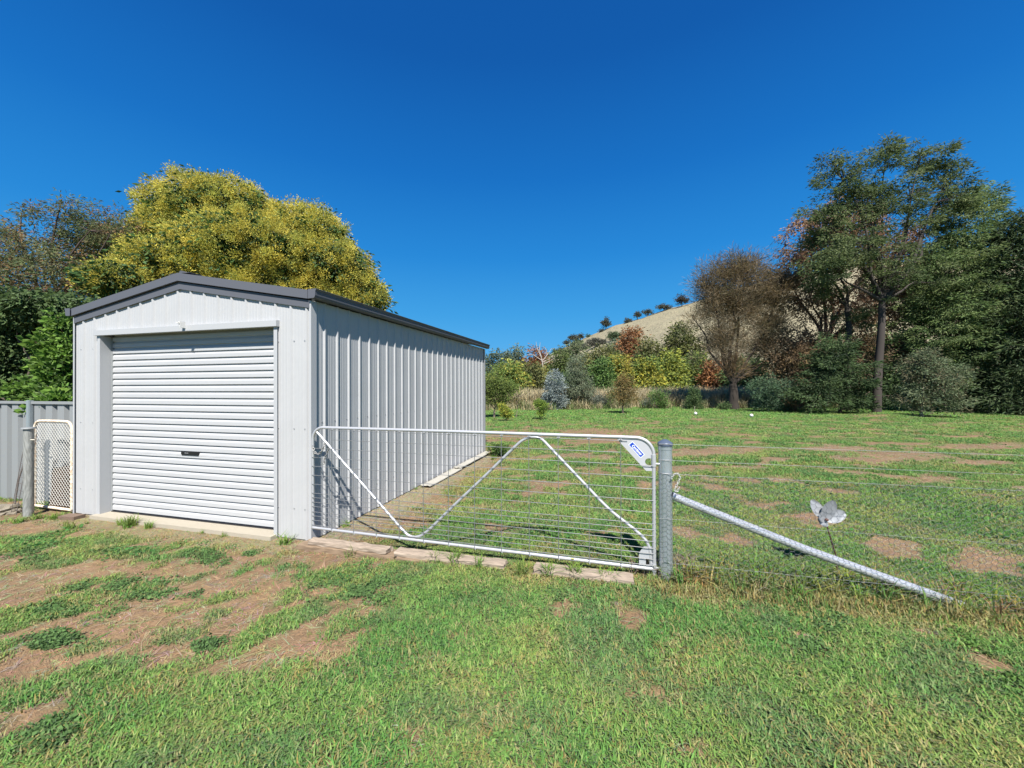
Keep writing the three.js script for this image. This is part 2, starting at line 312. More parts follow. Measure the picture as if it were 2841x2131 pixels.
// roof, ridge and gutters
for (const s of [1, -1]) {
  const q = [], z0 = -.02, n = Math.floor((SL + .06) / PITCH);
  for (let k = 0; k < n; k++) for (let i = 0; i < PROF.length - 1; i++) {
    const za = z0 - k * PITCH - PROF[i][0], zb = z0 - k * PITCH - PROF[i + 1][0], oa = PROF[i][1] + .05, ob = PROF[i + 1][1] + .05, xe = s > 0 ? .07 : -SW - .07, xm = -SW / 2;
    q.push([V(xe, EAVE + oa - .012, za), V(xe, EAVE + ob - .012, zb), V(xm, APEX + ob, zb), V(xm, APEX + oa, za)]);
  }
  part('roof_sheet', quads(q), M.darkRoof, shed);
  const gx = s > 0 ? x => x : x => -SW - x;
  const pr = [[.030, .090], [.030, .004], [.078, .004], [.090, .012], [.096, .030], [.097, .060], [.100, .078], [.108, .086], [.110, .094], [.104, .097], [.098, .092]];
  const Y = 2.402, za = .050, zb = -SL - .10, gq = [];
  for (let i = 0; i < pr.length - 1; i++) gq.push([V(gx(pr[i][0]), Y + pr[i][1], za), V(gx(pr[i + 1][0]), Y + pr[i + 1][1], za), V(gx(pr[i + 1][0]), Y + pr[i + 1][1], zb), V(gx(pr[i][0]), Y + pr[i][1], zb)]);
  const sh = new THREE.Shape(); sh.moveTo(gx(.012), .004); for (const [a, b] of pr.slice(2, 9)) sh.lineTo(gx(a), b); sh.lineTo(gx(.012), .094);
  const cap1 = new THREE.ExtrudeGeometry(sh, { depth: .003, bevelEnabled: false }); cap1.translate(0, Y, za); const cap2 = cap1.clone().translate(0, 0, zb - za - .003);
  const gut = part('gutter', quads(gq), M.dark, shed); part('gutter_end_cap', cap1, M.dark, gut); part('gutter_end_cap', cap2, M.dark, gut);
}
{ const pts = []; const g = new THREE.CylinderGeometry(.05, .05, SL + .12, 12, 1, false, 0, Math.PI); g.rotateX(Math.PI / 2); g.rotateZ(Math.PI / 2); const r = merge([(() => { const c = new THREE.CylinderGeometry(.028, .028, SL + .1, 14); c.rotateX(Math.PI / 2); c.translate(-SW / 2, APEX + .098, -SL / 2 - .04); return c; })(), (() => { const c = box(-.15, .15, 0, .004, -SL - .09, .03); c.rotateZ(0); c.translate(-SW / 2, APEX + .088, 0); return c; })()]); part('ridge_cap', r, M.darkRoof, shed); }
// black lift handle on the door
{
  const h = new THREE.Group(); h.name = 'door_handle'; door.add(h); const uc = -1.575, yc = .842;
  h.position.set(uc, yc, .012);
}
function shedOn(px, py, zl) { // photo pixel -> local point on the plane z = zl of the shed
  const d = ray(px, py), o = camera.position.clone().sub(SC), dz = -(d.dot(SB)), oz = -(o.dot(SB)), t = (zl - oz) / dz, p = o.clone().addScaledVector(d, t);
  return V(p.dot(SR), p.y, zl);
}
{
  const a = shedOn(503.5, 1251.5, -.085), b = shedOn(550.5, 1263.5, -.085), w = b.x - a.x, hgt = .040, yc = (a.y + b.y) / 2;
  door.children.filter(c => c.name === 'door_handle').forEach(c => door.remove(c));
  const s = new THREE.Shape(), r = .008, hw = w / 2, hh = hgt / 2; s.moveTo(-hw + r, -hh); s.lineTo(hw - r, -hh); s.quadraticCurveTo(hw, -hh, hw, -hh + r); s.lineTo(hw, hh - r); s.quadraticCurveTo(hw, hh, hw - r, hh); s.lineTo(-hw + r, hh); s.quadraticCurveTo(-hw, hh, -hw, hh - r); s.lineTo(-hw, -hh + r); s.quadraticCurveTo(-hw, -hh, -hw + r, -hh);
  const g = new THREE.ExtrudeGeometry(s, { depth: .010, bevelEnabled: true, bevelSize: .002, bevelThickness: .002, bevelSegments: 2 }); g.translate((a.x + b.x) / 2, yc, .006);
  part('door_handle', g, M.black, door);
  const marks = [[-.072, .020], [-.046, .008], [-.034, .016]].map(([x, l]) => box((a.x + b.x) / 2 + x, (a.x + b.x) / 2 + x + l, yc - .003, yc + .004, .018, .0186));
  part('handle_print', merge(marks), mat(.35, .36, .38, .6), door);
}
{ // small white lamp bracket on the lintel
  const a = shedOn(476, 902, .10), b = shedOn(510, 897, .06);
  const lp = new THREE.Group(); lp.name = 'wall_lamp'; shed.add(lp);
  const x = b.x, y = b.y;
  part('bracket', merge([box(x - .028, x - .006, y - .055, y + .010, .044, .052), box(x - .004, x + .001, y - .050, y + .018, .044, .10), box(x - .026, x - .002, y - .006, y + .006, .050, .12)]), M.white, lp);
  const s = new THREE.Shape(); s.absellipse(0, 0, .078, .050, 0, 6.2832, false);
  const g = new THREE.ExtrudeGeometry(s, { depth: .012, bevelEnabled: true, bevelSize: .004, bevelThickness: .004, bevelSegments: 2, curveSegments: 20 }); g.rotateX(-Math.PI / 2); g.translate(x - .088, y - .004, .106);
  part('lamp_head', g, M.white, lp);
  part('lamp_arm', box(x - .03, x - .004, y - .020, y + .003, .060, .09), M.white, lp);
}
{ // screws
  const g = new THREE.CylinderGeometry(.0055, .0055, .006, 6); const gz = g.clone().rotateX(Math.PI / 2), gx = g.clone().rotateZ(Math.PI / 2);
  const put = (x, y, z, q) => { const m = part('screw', q, M.screw, shed); m.position.set(x, y, z); };
  for (const y of [.32, 1.12, 2.0]) for (const x of [-.395, -.20, -.07, -3.33, -3.12]) put(x, y, .004, gz);
  for (let k = 0; k < 27; k++) for (const y of [.32, 1.18]) put(.003, y, -(.02 + k * PITCH + .128), gx);
}

// ───────────────────────── farm gate
const gateO = GL.clone();
function onPlane(px, py, O, D, off = 0) { // photo pixel -> (along, height) on the vertical plane through O along D
  const n = V(-D.z, 0, D.x), d = ray(px, py), o = camera.position.clone().sub(O).addScaledVector(n, -off), t = -o.dot(n) / d.dot(n), p = o.addScaledVector(d, t); return [p.dot(D), p.y];
}
const gp = (px, py) => onPlane(px, py, GL, GD);
const gate = thing('farm_gate', 'galvanised tube farm gate with wire mesh and W shaped brace', 'gate', [GL.x, 0, GL.z], -Math.atan2(GD.z, GD.x));
{
  const B = .158, T = 1.142, L = GLEN, r = .0145;
  const tube = (pts, rad, closed = false, n = 80, tension = .5) => { const path = new THREE.CurvePath(); return new THREE.TubeGeometry(new THREE.CatmullRomCurve3(pts, closed, 'catmullrom', tension), n, rad, 10, closed); };
  const arc = (cx, cy, rad, a0, a1, n = 8) => [...Array(n + 1)].map((_, i) => { const a = lerp(a0, a1, i / n); return V(cx + Math.cos(a) * rad, cy + Math.sin(a) * rad, 0); });
  const poly = (pts, rad, seg = 10) => limb(pts, rad, rad, seg);
  const R = .125;
  part('frame', poly([V(L, B - .08, 0), V(L, .4, 0), V(L, T - R - .2, 0), ...arc(L - R, T - R, R, 0, Math.PI / 2), V(L / 2, T + .002, 0), ...arc(R, T - R, R, Math.PI / 2, Math.PI), V(0, .6, 0), V(0, B, 0)], r), M.galv, gate);
  part('bottom_rail', rod(V(0, B, 0), V(L, B, 0), r, r, 10), M.galv, gate);
  const W = [[876, 1196], [940, 1269], [1010, 1349], [1080, 1429], [1118, 1472]].map(p => gp(...p)), dip = [[1135, 1487], [1150, 1491], [1168, 1486]].map(p => gp(...p)), up = [[1185, 1474], [1260, 1402], [1340, 1326], [1420, 1248]].map(p => gp(...p)), top = [[1448, 1223], [1465, 1215], [1485, 1213], [1503, 1219], [1520, 1236]].map(p => gp(...p)), dn = [[1600, 1320], [1690, 1413], [1770, 1478], [1795, 1505], [1804, 1535], [1806, 1570]].map(p => gp(...p));
  const pts = [...W, ...dip, ...up, ...top, ...dn].map(([s, h]) => V(s, h, -.004));
  part('brace', new THREE.TubeGeometry(new THREE.CatmullRomCurve3(pts), 160, .0125, 10), M.galv, gate);
  const hs = [.938, .85, .763, .675, .588, .50, .457, .413, .37, .318, .279, .236, .190], wr = .0026;
  for (const h of hs) part('wire', rod(V(.004, h, .016), V(L - .004, h, .016), wr, wr, 6), M.wire, gate);
  const vx = [924, 984.6, 1047, 1110.6, 1178, 1247, 1319, 1393, 1470, 1551, 1635, 1723].map(x => gp(x, 1400)[0]);
  part('wire', rod(V(vx[0], 1.028, .016), V(vx[11], 1.028, .016), wr, wr, 6), M.wire, gate);
  part('wire', rod(V(vx[0] - .04, 1.118, .012), V(vx[11] + .05, 1.118, .012), wr * .9, wr * .9, 6), M.wire, gate);
  vx.forEach((x, i) => { part('wire', rod(V(x, B + .01, .0215), V(x + (R0() - .5) * .006, T - .008, .0215), wr, wr, 6), M.wire, gate); part('wire_tie', rod(V(x - .012, T - .018, .012), V(x + .012, T - .016, .014), .0042), M.galv, gate); part('wire_tie', rod(V(x, B + .012, .010), V(x + .004, B - .014, .016), .0035), M.galv, gate); });
  // corner plate with its round cut and the sticker
  const sh = new THREE.Shape(), q = [[1711, 1221], [1793, 1306.5], [1811, 1306.5], [1811, 1291]].map(p => gp(...p)); sh.moveTo(q[0][0], T - .012); sh.lineTo(q[1][0], q[1][1]); sh.lineTo(L - .010, q[2][1]); sh.lineTo(L - .010, q[3][1]);
  const hc = gp(1800, 1281), hr = .026; sh.lineTo(hc[0], hc[1] - hr); sh.absarc(hc[0], hc[1], hr, -Math.PI / 2, Math.PI / 2, true); sh.lineTo(L - .010, hc[1] + hr);
  for (const p of arc(L - R, T - R, R - .010, 0, Math.PI / 2)) sh.lineTo(p.x, p.y);
  const pl = new THREE.ExtrudeGeometry(sh, { depth: .003, bevelEnabled: false, curveSegments: 12 }); pl.translate(0, 0, .002); part('corner_plate', pl, mat(.62, .63, .66, .5, .3), gate);
  const ps = new THREE.Shape(), b = [[1773, 1572], [1773, 1533], [1786, 1516], [1808, 1516], [1808, 1549], [1792, 1549], [1792, 1566], [1808, 1566], [1808, 1577]].map(p => gp(...p)); ps.moveTo(...b[0]); b.slice(1).forEach(p => ps.lineTo(...p));
  const pb = new THREE.ExtrudeGeometry(ps, { depth: .003, bevelEnabled: false }); pb.translate(0, 0, .002); part('corner_plate', pb, mat(.58, .60, .62, .5, .3), gate);
  const cv = document.createElement('canvas'); cv.width = 512; cv.height = 160; const c = cv.getContext('2d');
  c.fillStyle = '#f4f6fa'; c.fillRect(0, 0, 512, 160); c.fillStyle = '#0a3fa6'; c.fillRect(12, 12, 488, 136); c.fillStyle = '#ffffff'; c.font = 'italic bold 100px sans-serif'; c.textAlign = 'center'; c.textBaseline = 'middle'; c.fillText('Cyclone', 262, 74, 390); c.fillStyle = '#cdd8ee'; c.fillRect(110, 132, 300, 6);
  const tx = new THREE.CanvasTexture(cv); tx.colorSpace = THREE.SRGBColorSpace;
  const a0 = gp(1749, 1229), a1 = gp(1783, 1266), ang = Math.atan2(a1[1] - a0[1], a1[0] - a0[0]), sg = new THREE.PlaneGeometry(Math.hypot(a1[0] - a0[0], a1[1] - a0[1]) * .98, .040); sg.rotateZ(ang); sg.translate((a0[0] + a1[0]) / 2, (a0[1] + a1[1]) / 2, .0065);
  const st = part('sticker', sg, new THREE.MeshStandardMaterial({ map: tx, roughness: .45 }), gate); st.userData.label = 'blue and white maker sticker on the corner plate';
  part('hinge', merge([rod(V(L - .001, .93, .0), V(L - .001, 1.02, .0), .019, .019, 10), rod(V(L - .001, .95, .0), V(L + .075, .95, .0), .008, .008, 8)]), M.galv, gate);
  part('hinge', merge([rod(V(L - .001, .14, .0), V(L - .001, .20, .0), .018, .018, 10), rod(V(L, .17, 0), V(L + .06, .17, 0), .008, .008, 8)]), M.galv, gate);
}
function chain(name, label, pts, len, r, m) { // links laid along a polyline
  const cu = new THREE.CatmullRomCurve3(pts), n = Math.max(2, Math.round(cu.getLength() / (len * .72))), g = new THREE.Group(); g.name = numbered(name); scene.add(g); tag(g, label, 'chain');
  const lk = new THREE.TorusGeometry(len * .32, r, 6, 12); lk.scale(1, 1.55, 1);
  for (let i = 0; i < n; i++) { const p = cu.getPointAt((i + .5) / n), t = cu.getTangentAt((i + .5) / n), k = part('chain_link', lk, m, g); k.position.copy(p); k.quaternion.setFromUnitVectors(V(0, 1, 0), t); k.rotateY(i % 2 ? Math.PI / 2 : .3); }
  return g;
}
{
  const w = (s, h, o) => GL.clone().addScaledVector(GD, s).add(V(0, h, 0)).addScaledVector(V(-GD.z, 0, GD.x), o);
  chain('latch_chain', 'short steel chain tying the farm gate to the shed corner', [w(.012, .96, .02), w(.05, .905, .03), w(.09, .885, .03), w(.13, .92, .025), w(.155, .985, .01), w(.16, .94, -.03), w(.12, .83, -.02), w(.11, .78, -.02)], .030, .0028, mat(.42, .42, .41, .5, .5));
}

// ───────────────────────── wire fence with post, stay and netting
const fenceG = thing('wire_fence', 'galvanised post and wire fence with stay and hexagonal netting', 'fence', [FP.x, 0, FP.z], -Math.atan2(FD.z, FD.x));
{
  const gl = s => G(FP.x + FD.x * s, FP.z + FD.z * s), LEN = 5.6;
  const h0 = onPlane(1843, 1232, FP, FD)[1], top = h0 + .01;
  const mkPost = (s, h) => {
    const p = part('post', rod(V(s, gl(s) - .3, 0), V(s, h, 0), .049, .049, 24), M.galvPost, fenceG);
    const cap = new THREE.LatheGeometry([[0, .026], [.012, .025], [.028, .018], [.046, .006], [.053, 0], [.054, -.004], [.054, -.022], [.052, -.024], [.050, -.024]].map(([a, b]) => new THREE.Vector2(a, b)), 28); cap.translate(s, h, 0); part('post_cap', cap, mat(.10, .13, .19, .35, .1), p);
    part('band', new THREE.CylinderGeometry(.0515, .0515, .014, 28, 1, true).translate(s, h - .042, 0), M.galvPost, p);
  };
  mkPost(0, top); mkPost(LEN, top + .02);
  const b0 = onPlane(1866, 1375, FP, FD), foot = ground(2652, 1668), fs = fenceDist(foot.x, foot.z)[0];
  part('stay', limb([V(.045, b0[1], 0), V(.12, b0[1] - .03, 0), V(fs * .5, lerp(b0[1], gl(fs), .505) - .01, 0), V(fs, gl(fs) + .005, 0), V(fs + .12, gl(fs) - .05, 0)], .029, .029, 18), new THREE.MeshStandardMaterial({ color: rgb(.56, .58, .61), metalness: .45, roughness: .36, roughnessMap: grimeR, map: grime, side: THREE.DoubleSide }), fenceG);
  const hs = [[1233, 1.1], [1278, 1], [1316, 1], [1441, .8], [1563, .7]].map(([y, k]) => [onPlane(1870, y, FP, FD, .055)[1], k]);
  for (const [h, k] of hs) { const pts = [...Array(12)].map((_, i) => { const s = lerp(-.052, LEN, i / 11); return V(s, h + (k > .9 ? .012 * i / 11 : .0) - .012 * Math.sin(Math.PI * i / 11), .0535); }); part('wire', limb(pts, .0013 * k, .0013 * k, 5), M.wire, fenceG); }
  for (const h of [hs[1][0], hs[2][0]]) { const t = new THREE.TorusGeometry(.0512, .0022, 6, 28); t.rotateX(Math.PI / 2); t.translate(0, h, 0); part('wire_tie', t, M.wire, fenceG); }
  // hexagonal netting from the third wire to the ground
  const s = .0212, w = .0010, H = hs[2][0], pos = [], r = rng(21), jig = (x, y) => [x + .004 * n2(x * 7, y * 7), y + .004 * n2b(x * 7, y * 7), .0555 + .006 * n2(x * 3, y * 3 + 40) + (x < .12 ? -0 : 0)];
  const seg = (x0, y0, x1, y1) => { const a = jig(x0, y0), b = jig(x1, y1), dx = b[0] - a[0], dy = b[1] - a[1], l = Math.hypot(dx, dy), ox = -dy / l * w, oy = dx / l * w; const A = [[a[0] + ox, a[1] + oy, a[2]], [a[0] - ox, a[1] - oy, a[2]], [a[0], a[1], a[2] + w * 1.6]], B = [[b[0] + ox, b[1] + oy, b[2]], [b[0] - ox, b[1] - oy, b[2]], [b[0], b[1], b[2] + w * 1.6]]; for (let k = 0; k < 3; k++) { const n = (k + 1) % 3; pos.push(...A[k], ...A[n], ...B[n], ...A[k], ...B[n], ...B[k]); } };
  for (let i = 0; ; i++) {
    const cx = -.045 + i * 1.5 * s; if (cx > LEN) break;
    for (let j = 0; ; j++) { const cy = H - s * .87 - j * 1.732 * s - (i % 2 ? .866 * s : 0); if (cy < gl(cx) - .02) break; const p = a => [cx + s * Math.cos(a), cy + s * Math.sin(a)], k = Math.PI / 3; seg(...p(k), ...p(2 * k)); seg(...p(0), ...p(k)); seg(...p(2 * k), ...p(3 * k)); }
  }
  const g = new THREE.BufferGeometry(); g.setAttribute('position', new THREE.Float32BufferAttribute(pos, 3)); g.computeVertexNormals(); const net = part('netting', g, M.net, fenceG); net.userData.kind = 'stuff';
  const fw = (x, y, o) => { const [a, h] = onPlane(x, y, FP, FD, o); return FP.clone().addScaledVector(FD, a).add(V(0, h, 0)).addScaledVector(V(-FD.z, 0, FD.x), o); };
  chain('hanging_chain', 'short white chain hooked over the fence wire beside the post', [[1863, 1328], [1870, 1317], [1880, 1314], [1886, 1324], [1882, 1337], [1876, 1350], [1873, 1361], [1879, 1363], [1884, 1352]].map(([x, y]) => fw(x, y, .07)), .022, .0020, mat(.6, .6, .58, .5, .3));
}

// garden ornament: grey metal flower on a rusty rod
{
  const foot = ground(2326, 1588), d = -foot.z, fl = thing('metal_flower', 'grey sheet metal flower ornament on a thin rusty rod behind the fence', 'ornament', [foot.x, foot.y, foot.z]);
  const at = (x, y, dd = 0) => P(x, y, d + dd).sub(foot);
  const top = at(2288, 1440);
  part('stem', limb([V(0, -.1, 0), at(2319, 1540), at(2303, 1488), top], .0055, .0045, 6), mat(.10, .05, .035, .85, .2), fl);
  const petal = (tip, wid, cup, dz) => { // cupped sheet from the centre to its tip
    const o = top.clone(), e = tip.clone().sub(o), len = e.length(), dir = e.clone().normalize(), side = dir.clone().cross(V(0, .25, 1)).normalize(), out = side.clone().cross(dir), pos = [], idx = [], N = 8, K = 6;
    for (let i = 0; i <= N; i++) for (let k = 0; k <= K; k++) { const t = i / N, u = k / K * 2 - 1, w = wid * Math.pow(Math.sin(Math.PI * Math.min(1, .06 + t * .90)), .6), p = o.clone().addScaledVector(dir, len * t).addScaledVector(side, u * w).addScaledVector(out, cup * (u * u * .5 + t * t) + dz * t + .0015 * Math.sin(t * 11 + u * 5)); pos.push(p.x, p.y, p.z); if (i < N && k < K) { const q = i * (K + 1) + k; idx.push(q, q + 1, q + K + 1, q + 1, q + K + 2, q + K + 1); } }
    const g = new THREE.BufferGeometry(); g.setAttribute('position', new THREE.Float32BufferAttribute(pos, 3)); g.setIndex(idx); g.computeVertexNormals(); return g;
  };
  const pm = mat(.34, .36, .39, .6, .35);
  for (const [x, y, w, c, dz] of [[2262, 1391, .046, .012, -.05], [2305, 1387, .052, .010, .015], [2342, 1424, .050, .012, .0], [2252, 1426, .040, .012, .05], [2276, 1456, .044, -.01, .03]]) part('petal', petal(at(x, y), w, c, dz), pm, fl);
  const k = new THREE.SphereGeometry(.012, 10, 8); k.translate(top.x, top.y, top.z + .02); part('flower_centre', k, mat(.16, .07, .05, .8, .2), fl);
}

// ───────────────────────── timber, bricks, sheet metal and the other things on the ground
const woodTex = dataTex(256, 256, (u, v) => { const a = .72 + .13 * tn(u * 1, v, 2, 3) + .16 * n2(u * 3, v * 60) + .08 * n2b(u * 8, v * 120); return [a, a * .95, a * .9]; });
const wood = (r, g, b) => mat(r, g, b, .92, 0, { map: woodTex, bumpMap: woodTex, bumpScale: .006 });
function beam(label, s0, s1, h0, hgt, dep, off, tilt, m, seed) { // weathered sleeper along the gate line
  const L = s1 - s0, g = new THREE.BoxGeometry(L, hgt, dep, 28, 3, 4), p = g.attributes.position, r = rng(seed);
  for (let i = 0; i < p.count; i++) { const x = p.getX(i), y = p.getY(i), z = p.getZ(i), e = Math.abs(x) / (L / 2); p.setXYZ(i, x + (e > .99 ? .012 * n2(y * 60 + seed, z * 60) : 0), y * (1 - .04 * n2(x * 3 + seed, 1)) + .006 * n2(x * 6 + seed, z * 30) + (Math.abs(y) > hgt * .45 && Math.abs(z) > dep * .45 ? -Math.sign(y) * .006 : 0), z + .006 * n2(x * 5, y * 40 + seed)); }
  g.computeVertexNormals(); const uv = g.attributes.uv; for (let i = 0; i < uv.count; i++) uv.setXY(i, p.getX(i) * .7 + seed * .13, (p.getY(i) + p.getZ(i)) * 2.2);
  const c = GL.clone().addScaledVector(GD, (s0 + s1) / 2).addScaledVector(V(-GD.z, 0, GD.x), off), o = new THREE.Mesh(g, m); o.name = numbered('timber_sleeper'); o.position.set(c.x, h0 + hgt / 2, c.z); o.rotation.set(0, -Math.atan2(GD.z, GD.x), tilt, 'YXZ'); scene.add(o); return tag(o, label, 'timber', 'old sleepers under the farm gate');
}
{
  const s = (px, py) => gp(px, py)[0], grey = wood(.52, .44, .36), tan = wood(.36, .27, .185);
  beam('brown timber lying on soil at the shed corner under a paler sleeper', s(860, 1500), s(1122, 1540), -.02, .075, .15, .085, .012, tan, 1);
  beam('pale weathered timber laid on top of brown timber next to the shed', s(886, 1490), s(1097, 1518), .050, .046, .10, .09, .006, grey, 2);
  beam('pale timber under the middle of the gate, upper of a pair', s(1118, 1525), s(1412, 1550), .060, .044, .12, .09, .012, grey, 3);
  beam('brown timber bedded in turf under the middle of the gate', s(1130, 1540), s(1404, 1565), -.015, .082, .15, .105, .012, tan, 4);
  beam('single pale timber bedded in turf next to the gate post', s(1492, 1570), s(1757, 1596), .055, .070, .13, .10, .012, grey, 5);
}
{ // two flashing offcuts along the shed wall
  const mk = (label, x0, x1, z0, z1, y) => { const q = []; const n = 10; for (let i = 0; i < n; i++) { const za = lerp(z0, z1, i / n), zb = lerp(z0, z1, (i + 1) / n), b = z => .006 * n2(z * 2, x0 * 9), xs = [x0, x0 + .03, x0 + .04, x1 - .05, x1 - .045, x1 - .004, x1], ys = [.008, .012, 0.004, .006, .014, .008, -.004]; for (let k = 0; k < xs.length - 1; k++) q.push([V(xs[k], y + ys[k] + b(za), za), V(xs[k + 1], y + ys[k + 1] + b(za), za), V(xs[k + 1], y + ys[k + 1] + b(zb), zb), V(xs[k], y + ys[k] + b(zb), zb)]); }
    const m = new THREE.Mesh(quads(q), mat(.50, .48, .42, .6, 0, { map: grime })); m.name = numbered('metal_flashing'); m.position.set(SC.x, 0, SC.z); m.rotation.y = -TH; scene.add(m); tag(m, label, 'metal sheet', 'flashing offcuts beside the shed'); };
  mk('cream metal flashing lying against the shed wall, end nearer the gate', .05, .215, -2.12, -3.42, .03);
  mk('cream metal flashing lying against the shed wall by its far corner', .055, .20, -3.36, -5.18, .05);
}
function rock(name, label, p, r, m, seed, sy = .7, cat = 'stone') { const g = new THREE.IcosahedronGeometry(1, 3), q = g.attributes.position; for (let i = 0; i < q.count; i++) { const v = V(q.getX(i), q.getY(i), q.getZ(i)), k = 1 + .28 * n3(v.x * 1.3 + seed, v.y * 1.3, v.z * 1.3) + .10 * n3(v.x * 4, v.y * 4 + seed, v.z * 4); q.setXYZ(i, v.x * k * r, v.y * k * r * sy, v.z * k * r); } g.computeVertexNormals(); const o = new THREE.Mesh(g, m); o.name = numbered(name); o.position.copy(p); scene.add(o); return tag(o, label, cat); }
{
  const st = mat(.50, .44, .34, .95, 0, { map: soilTex, bumpMap: soilTex, bumpScale: .01 }), yl = mat(.72, .58, .30, .9);
  rock('rubble_stone', 'rough tan stone at the foot of the steel fence', ground(8, 1424).setY(.02), .16, st, 3, .55);
  rock('rubble_stone', 'small tan stone beside the larger one at the fence foot', ground(40, 1424).setY(.01), .07, st, 8, .6);
  const y = ground(1362, 1263);
  rock('yellow_stone', 'pale yellow broken stone on the grass by the far shed corner', y.clone().setY(y.y + .03), .062, yl, 12, .8);
  rock('yellow_stone', 'pale yellow chunk standing on another one by the far shed corner', y.clone().add(V(.02, .13, .02)).setY(y.y + .135), .055, yl, 17, .7);
  const bk = new THREE.Mesh(box(-.11, .11, 0, .065, -.055, .055), mat(.36, .25, .18, .95, 0, { map: soilTex, bumpMap: soilTex, bumpScale: .006 })); bk.name = numbered('paving_brick'); const b = ground(199, 1440); bk.position.set(b.x, -.02, b.z); bk.rotation.y = -.15; scene.add(bk); tag(bk, 'brown brick on the dirt below the rusty white gate', 'brick');
  for (const [px, py, lb] of [[1930, 1153, 'small white ball on the lawn in front of the dark cone shaped shrub'], [2085, 1159, 'small white ball on the lawn in front of the feathery brown tree']]) { const g = ground(px, py), o = thing('lawn_light', lb, 'garden light', [g.x, g.y, g.z]); part('globe', new THREE.SphereGeometry(.075, 14, 10).translate(0, .10, 0), mat(.82, .82, .78, .3), o); part('spike', rod(V(0, -.1, 0), V(0, .05, 0), .012), M.rubber, o); }
  const g = ground(1927, 1146), o = new THREE.Mesh(rod(V(0, -.1, 0), V(.01, .36, 0), .014), wood(.5, .45, .38)); o.name = 'garden_stake'; o.position.copy(g); scene.add(o); tag(o, 'thin pale stake on the lawn by the dark cone shaped shrub', 'stake');
}

// ───────────────────────── left corner: steel fence, post, old gate, wire panel
const LF = (() => { const o = P(212, 1100, 5.05); return V(o.x, 0, o.z); })(); // fence passes here, parallel to the shed front
{
  const f = thing('steel_fence', 'ribbed galvanised steel fence with top rail beside the shed', 'fence', [LF.x, 0, LF.z], -TH), H = 1.325, dipp = [[0, 0], [.10, 0], [.118, -.045], [.190, -.045], [.208, 0], [.235, 0]];
  for (let k = 0; k < 17; k++) { const x0 = .6 - (k + 1) * .235, q = []; for (let i = 0; i < 5; i++) { const [a, o] = dipp[i], [b, p] = dipp[i + 1]; q.push([V(x0 + a, -.05, o), V(x0 + b, -.05, p), V(x0 + b, H, p), V(x0 + a, H, o)]); } part('fence_panel', quads(q), M.zinc, f); }
  part('top_rail', box(-3.4, .6, H - .004, H + .03, -.045, .02), M.zinc, f);
  part('post', merge([box(-.93, -.86, 0, H + .045, -.005, .035), box(-.915, -.875, 0, H + .04, .035, .039)]), mat(.40, .46, .49, .5, .4), f);
  part('post', box(-3.3, -3.23, 0, H + .045, -.005, .035), mat(.40, .46, .49, .5, .4), f);
}
{
  const d = 4.98, b = ground(79, 1432), o = thing('gate_post', 'mottled galvanised round post with flat cap beside the rusty white gate', 'post', [b.x, b.y, b.z]);
  const h = 1.54 - 1.54 * (1190 - 1076) / (1432 - 1076);
  part('pipe', rod(V(0, -.2, 0), V(0, h, 0), .045, .045, 20), new THREE.MeshStandardMaterial({ color: rgb(.36, .37, .36), metalness: .3, roughness: .6, map: dataTex(128, 128, (u, v) => { const a = .78 + .22 * tn(u, v, 2.2, 5) + .1 * tn(u, v, 7, 8); return [a, a, a * .98]; }) }), o);
  part('cap', rod(V(0, h, 0), V(0, h + .016, 0), .064, .060, 20), M.zinc, o); part('latch', rod(V(.05, h - .13, .02), V(.10, h - .13, .02), .006), mat(.7, .66, .55, .6), o);
}
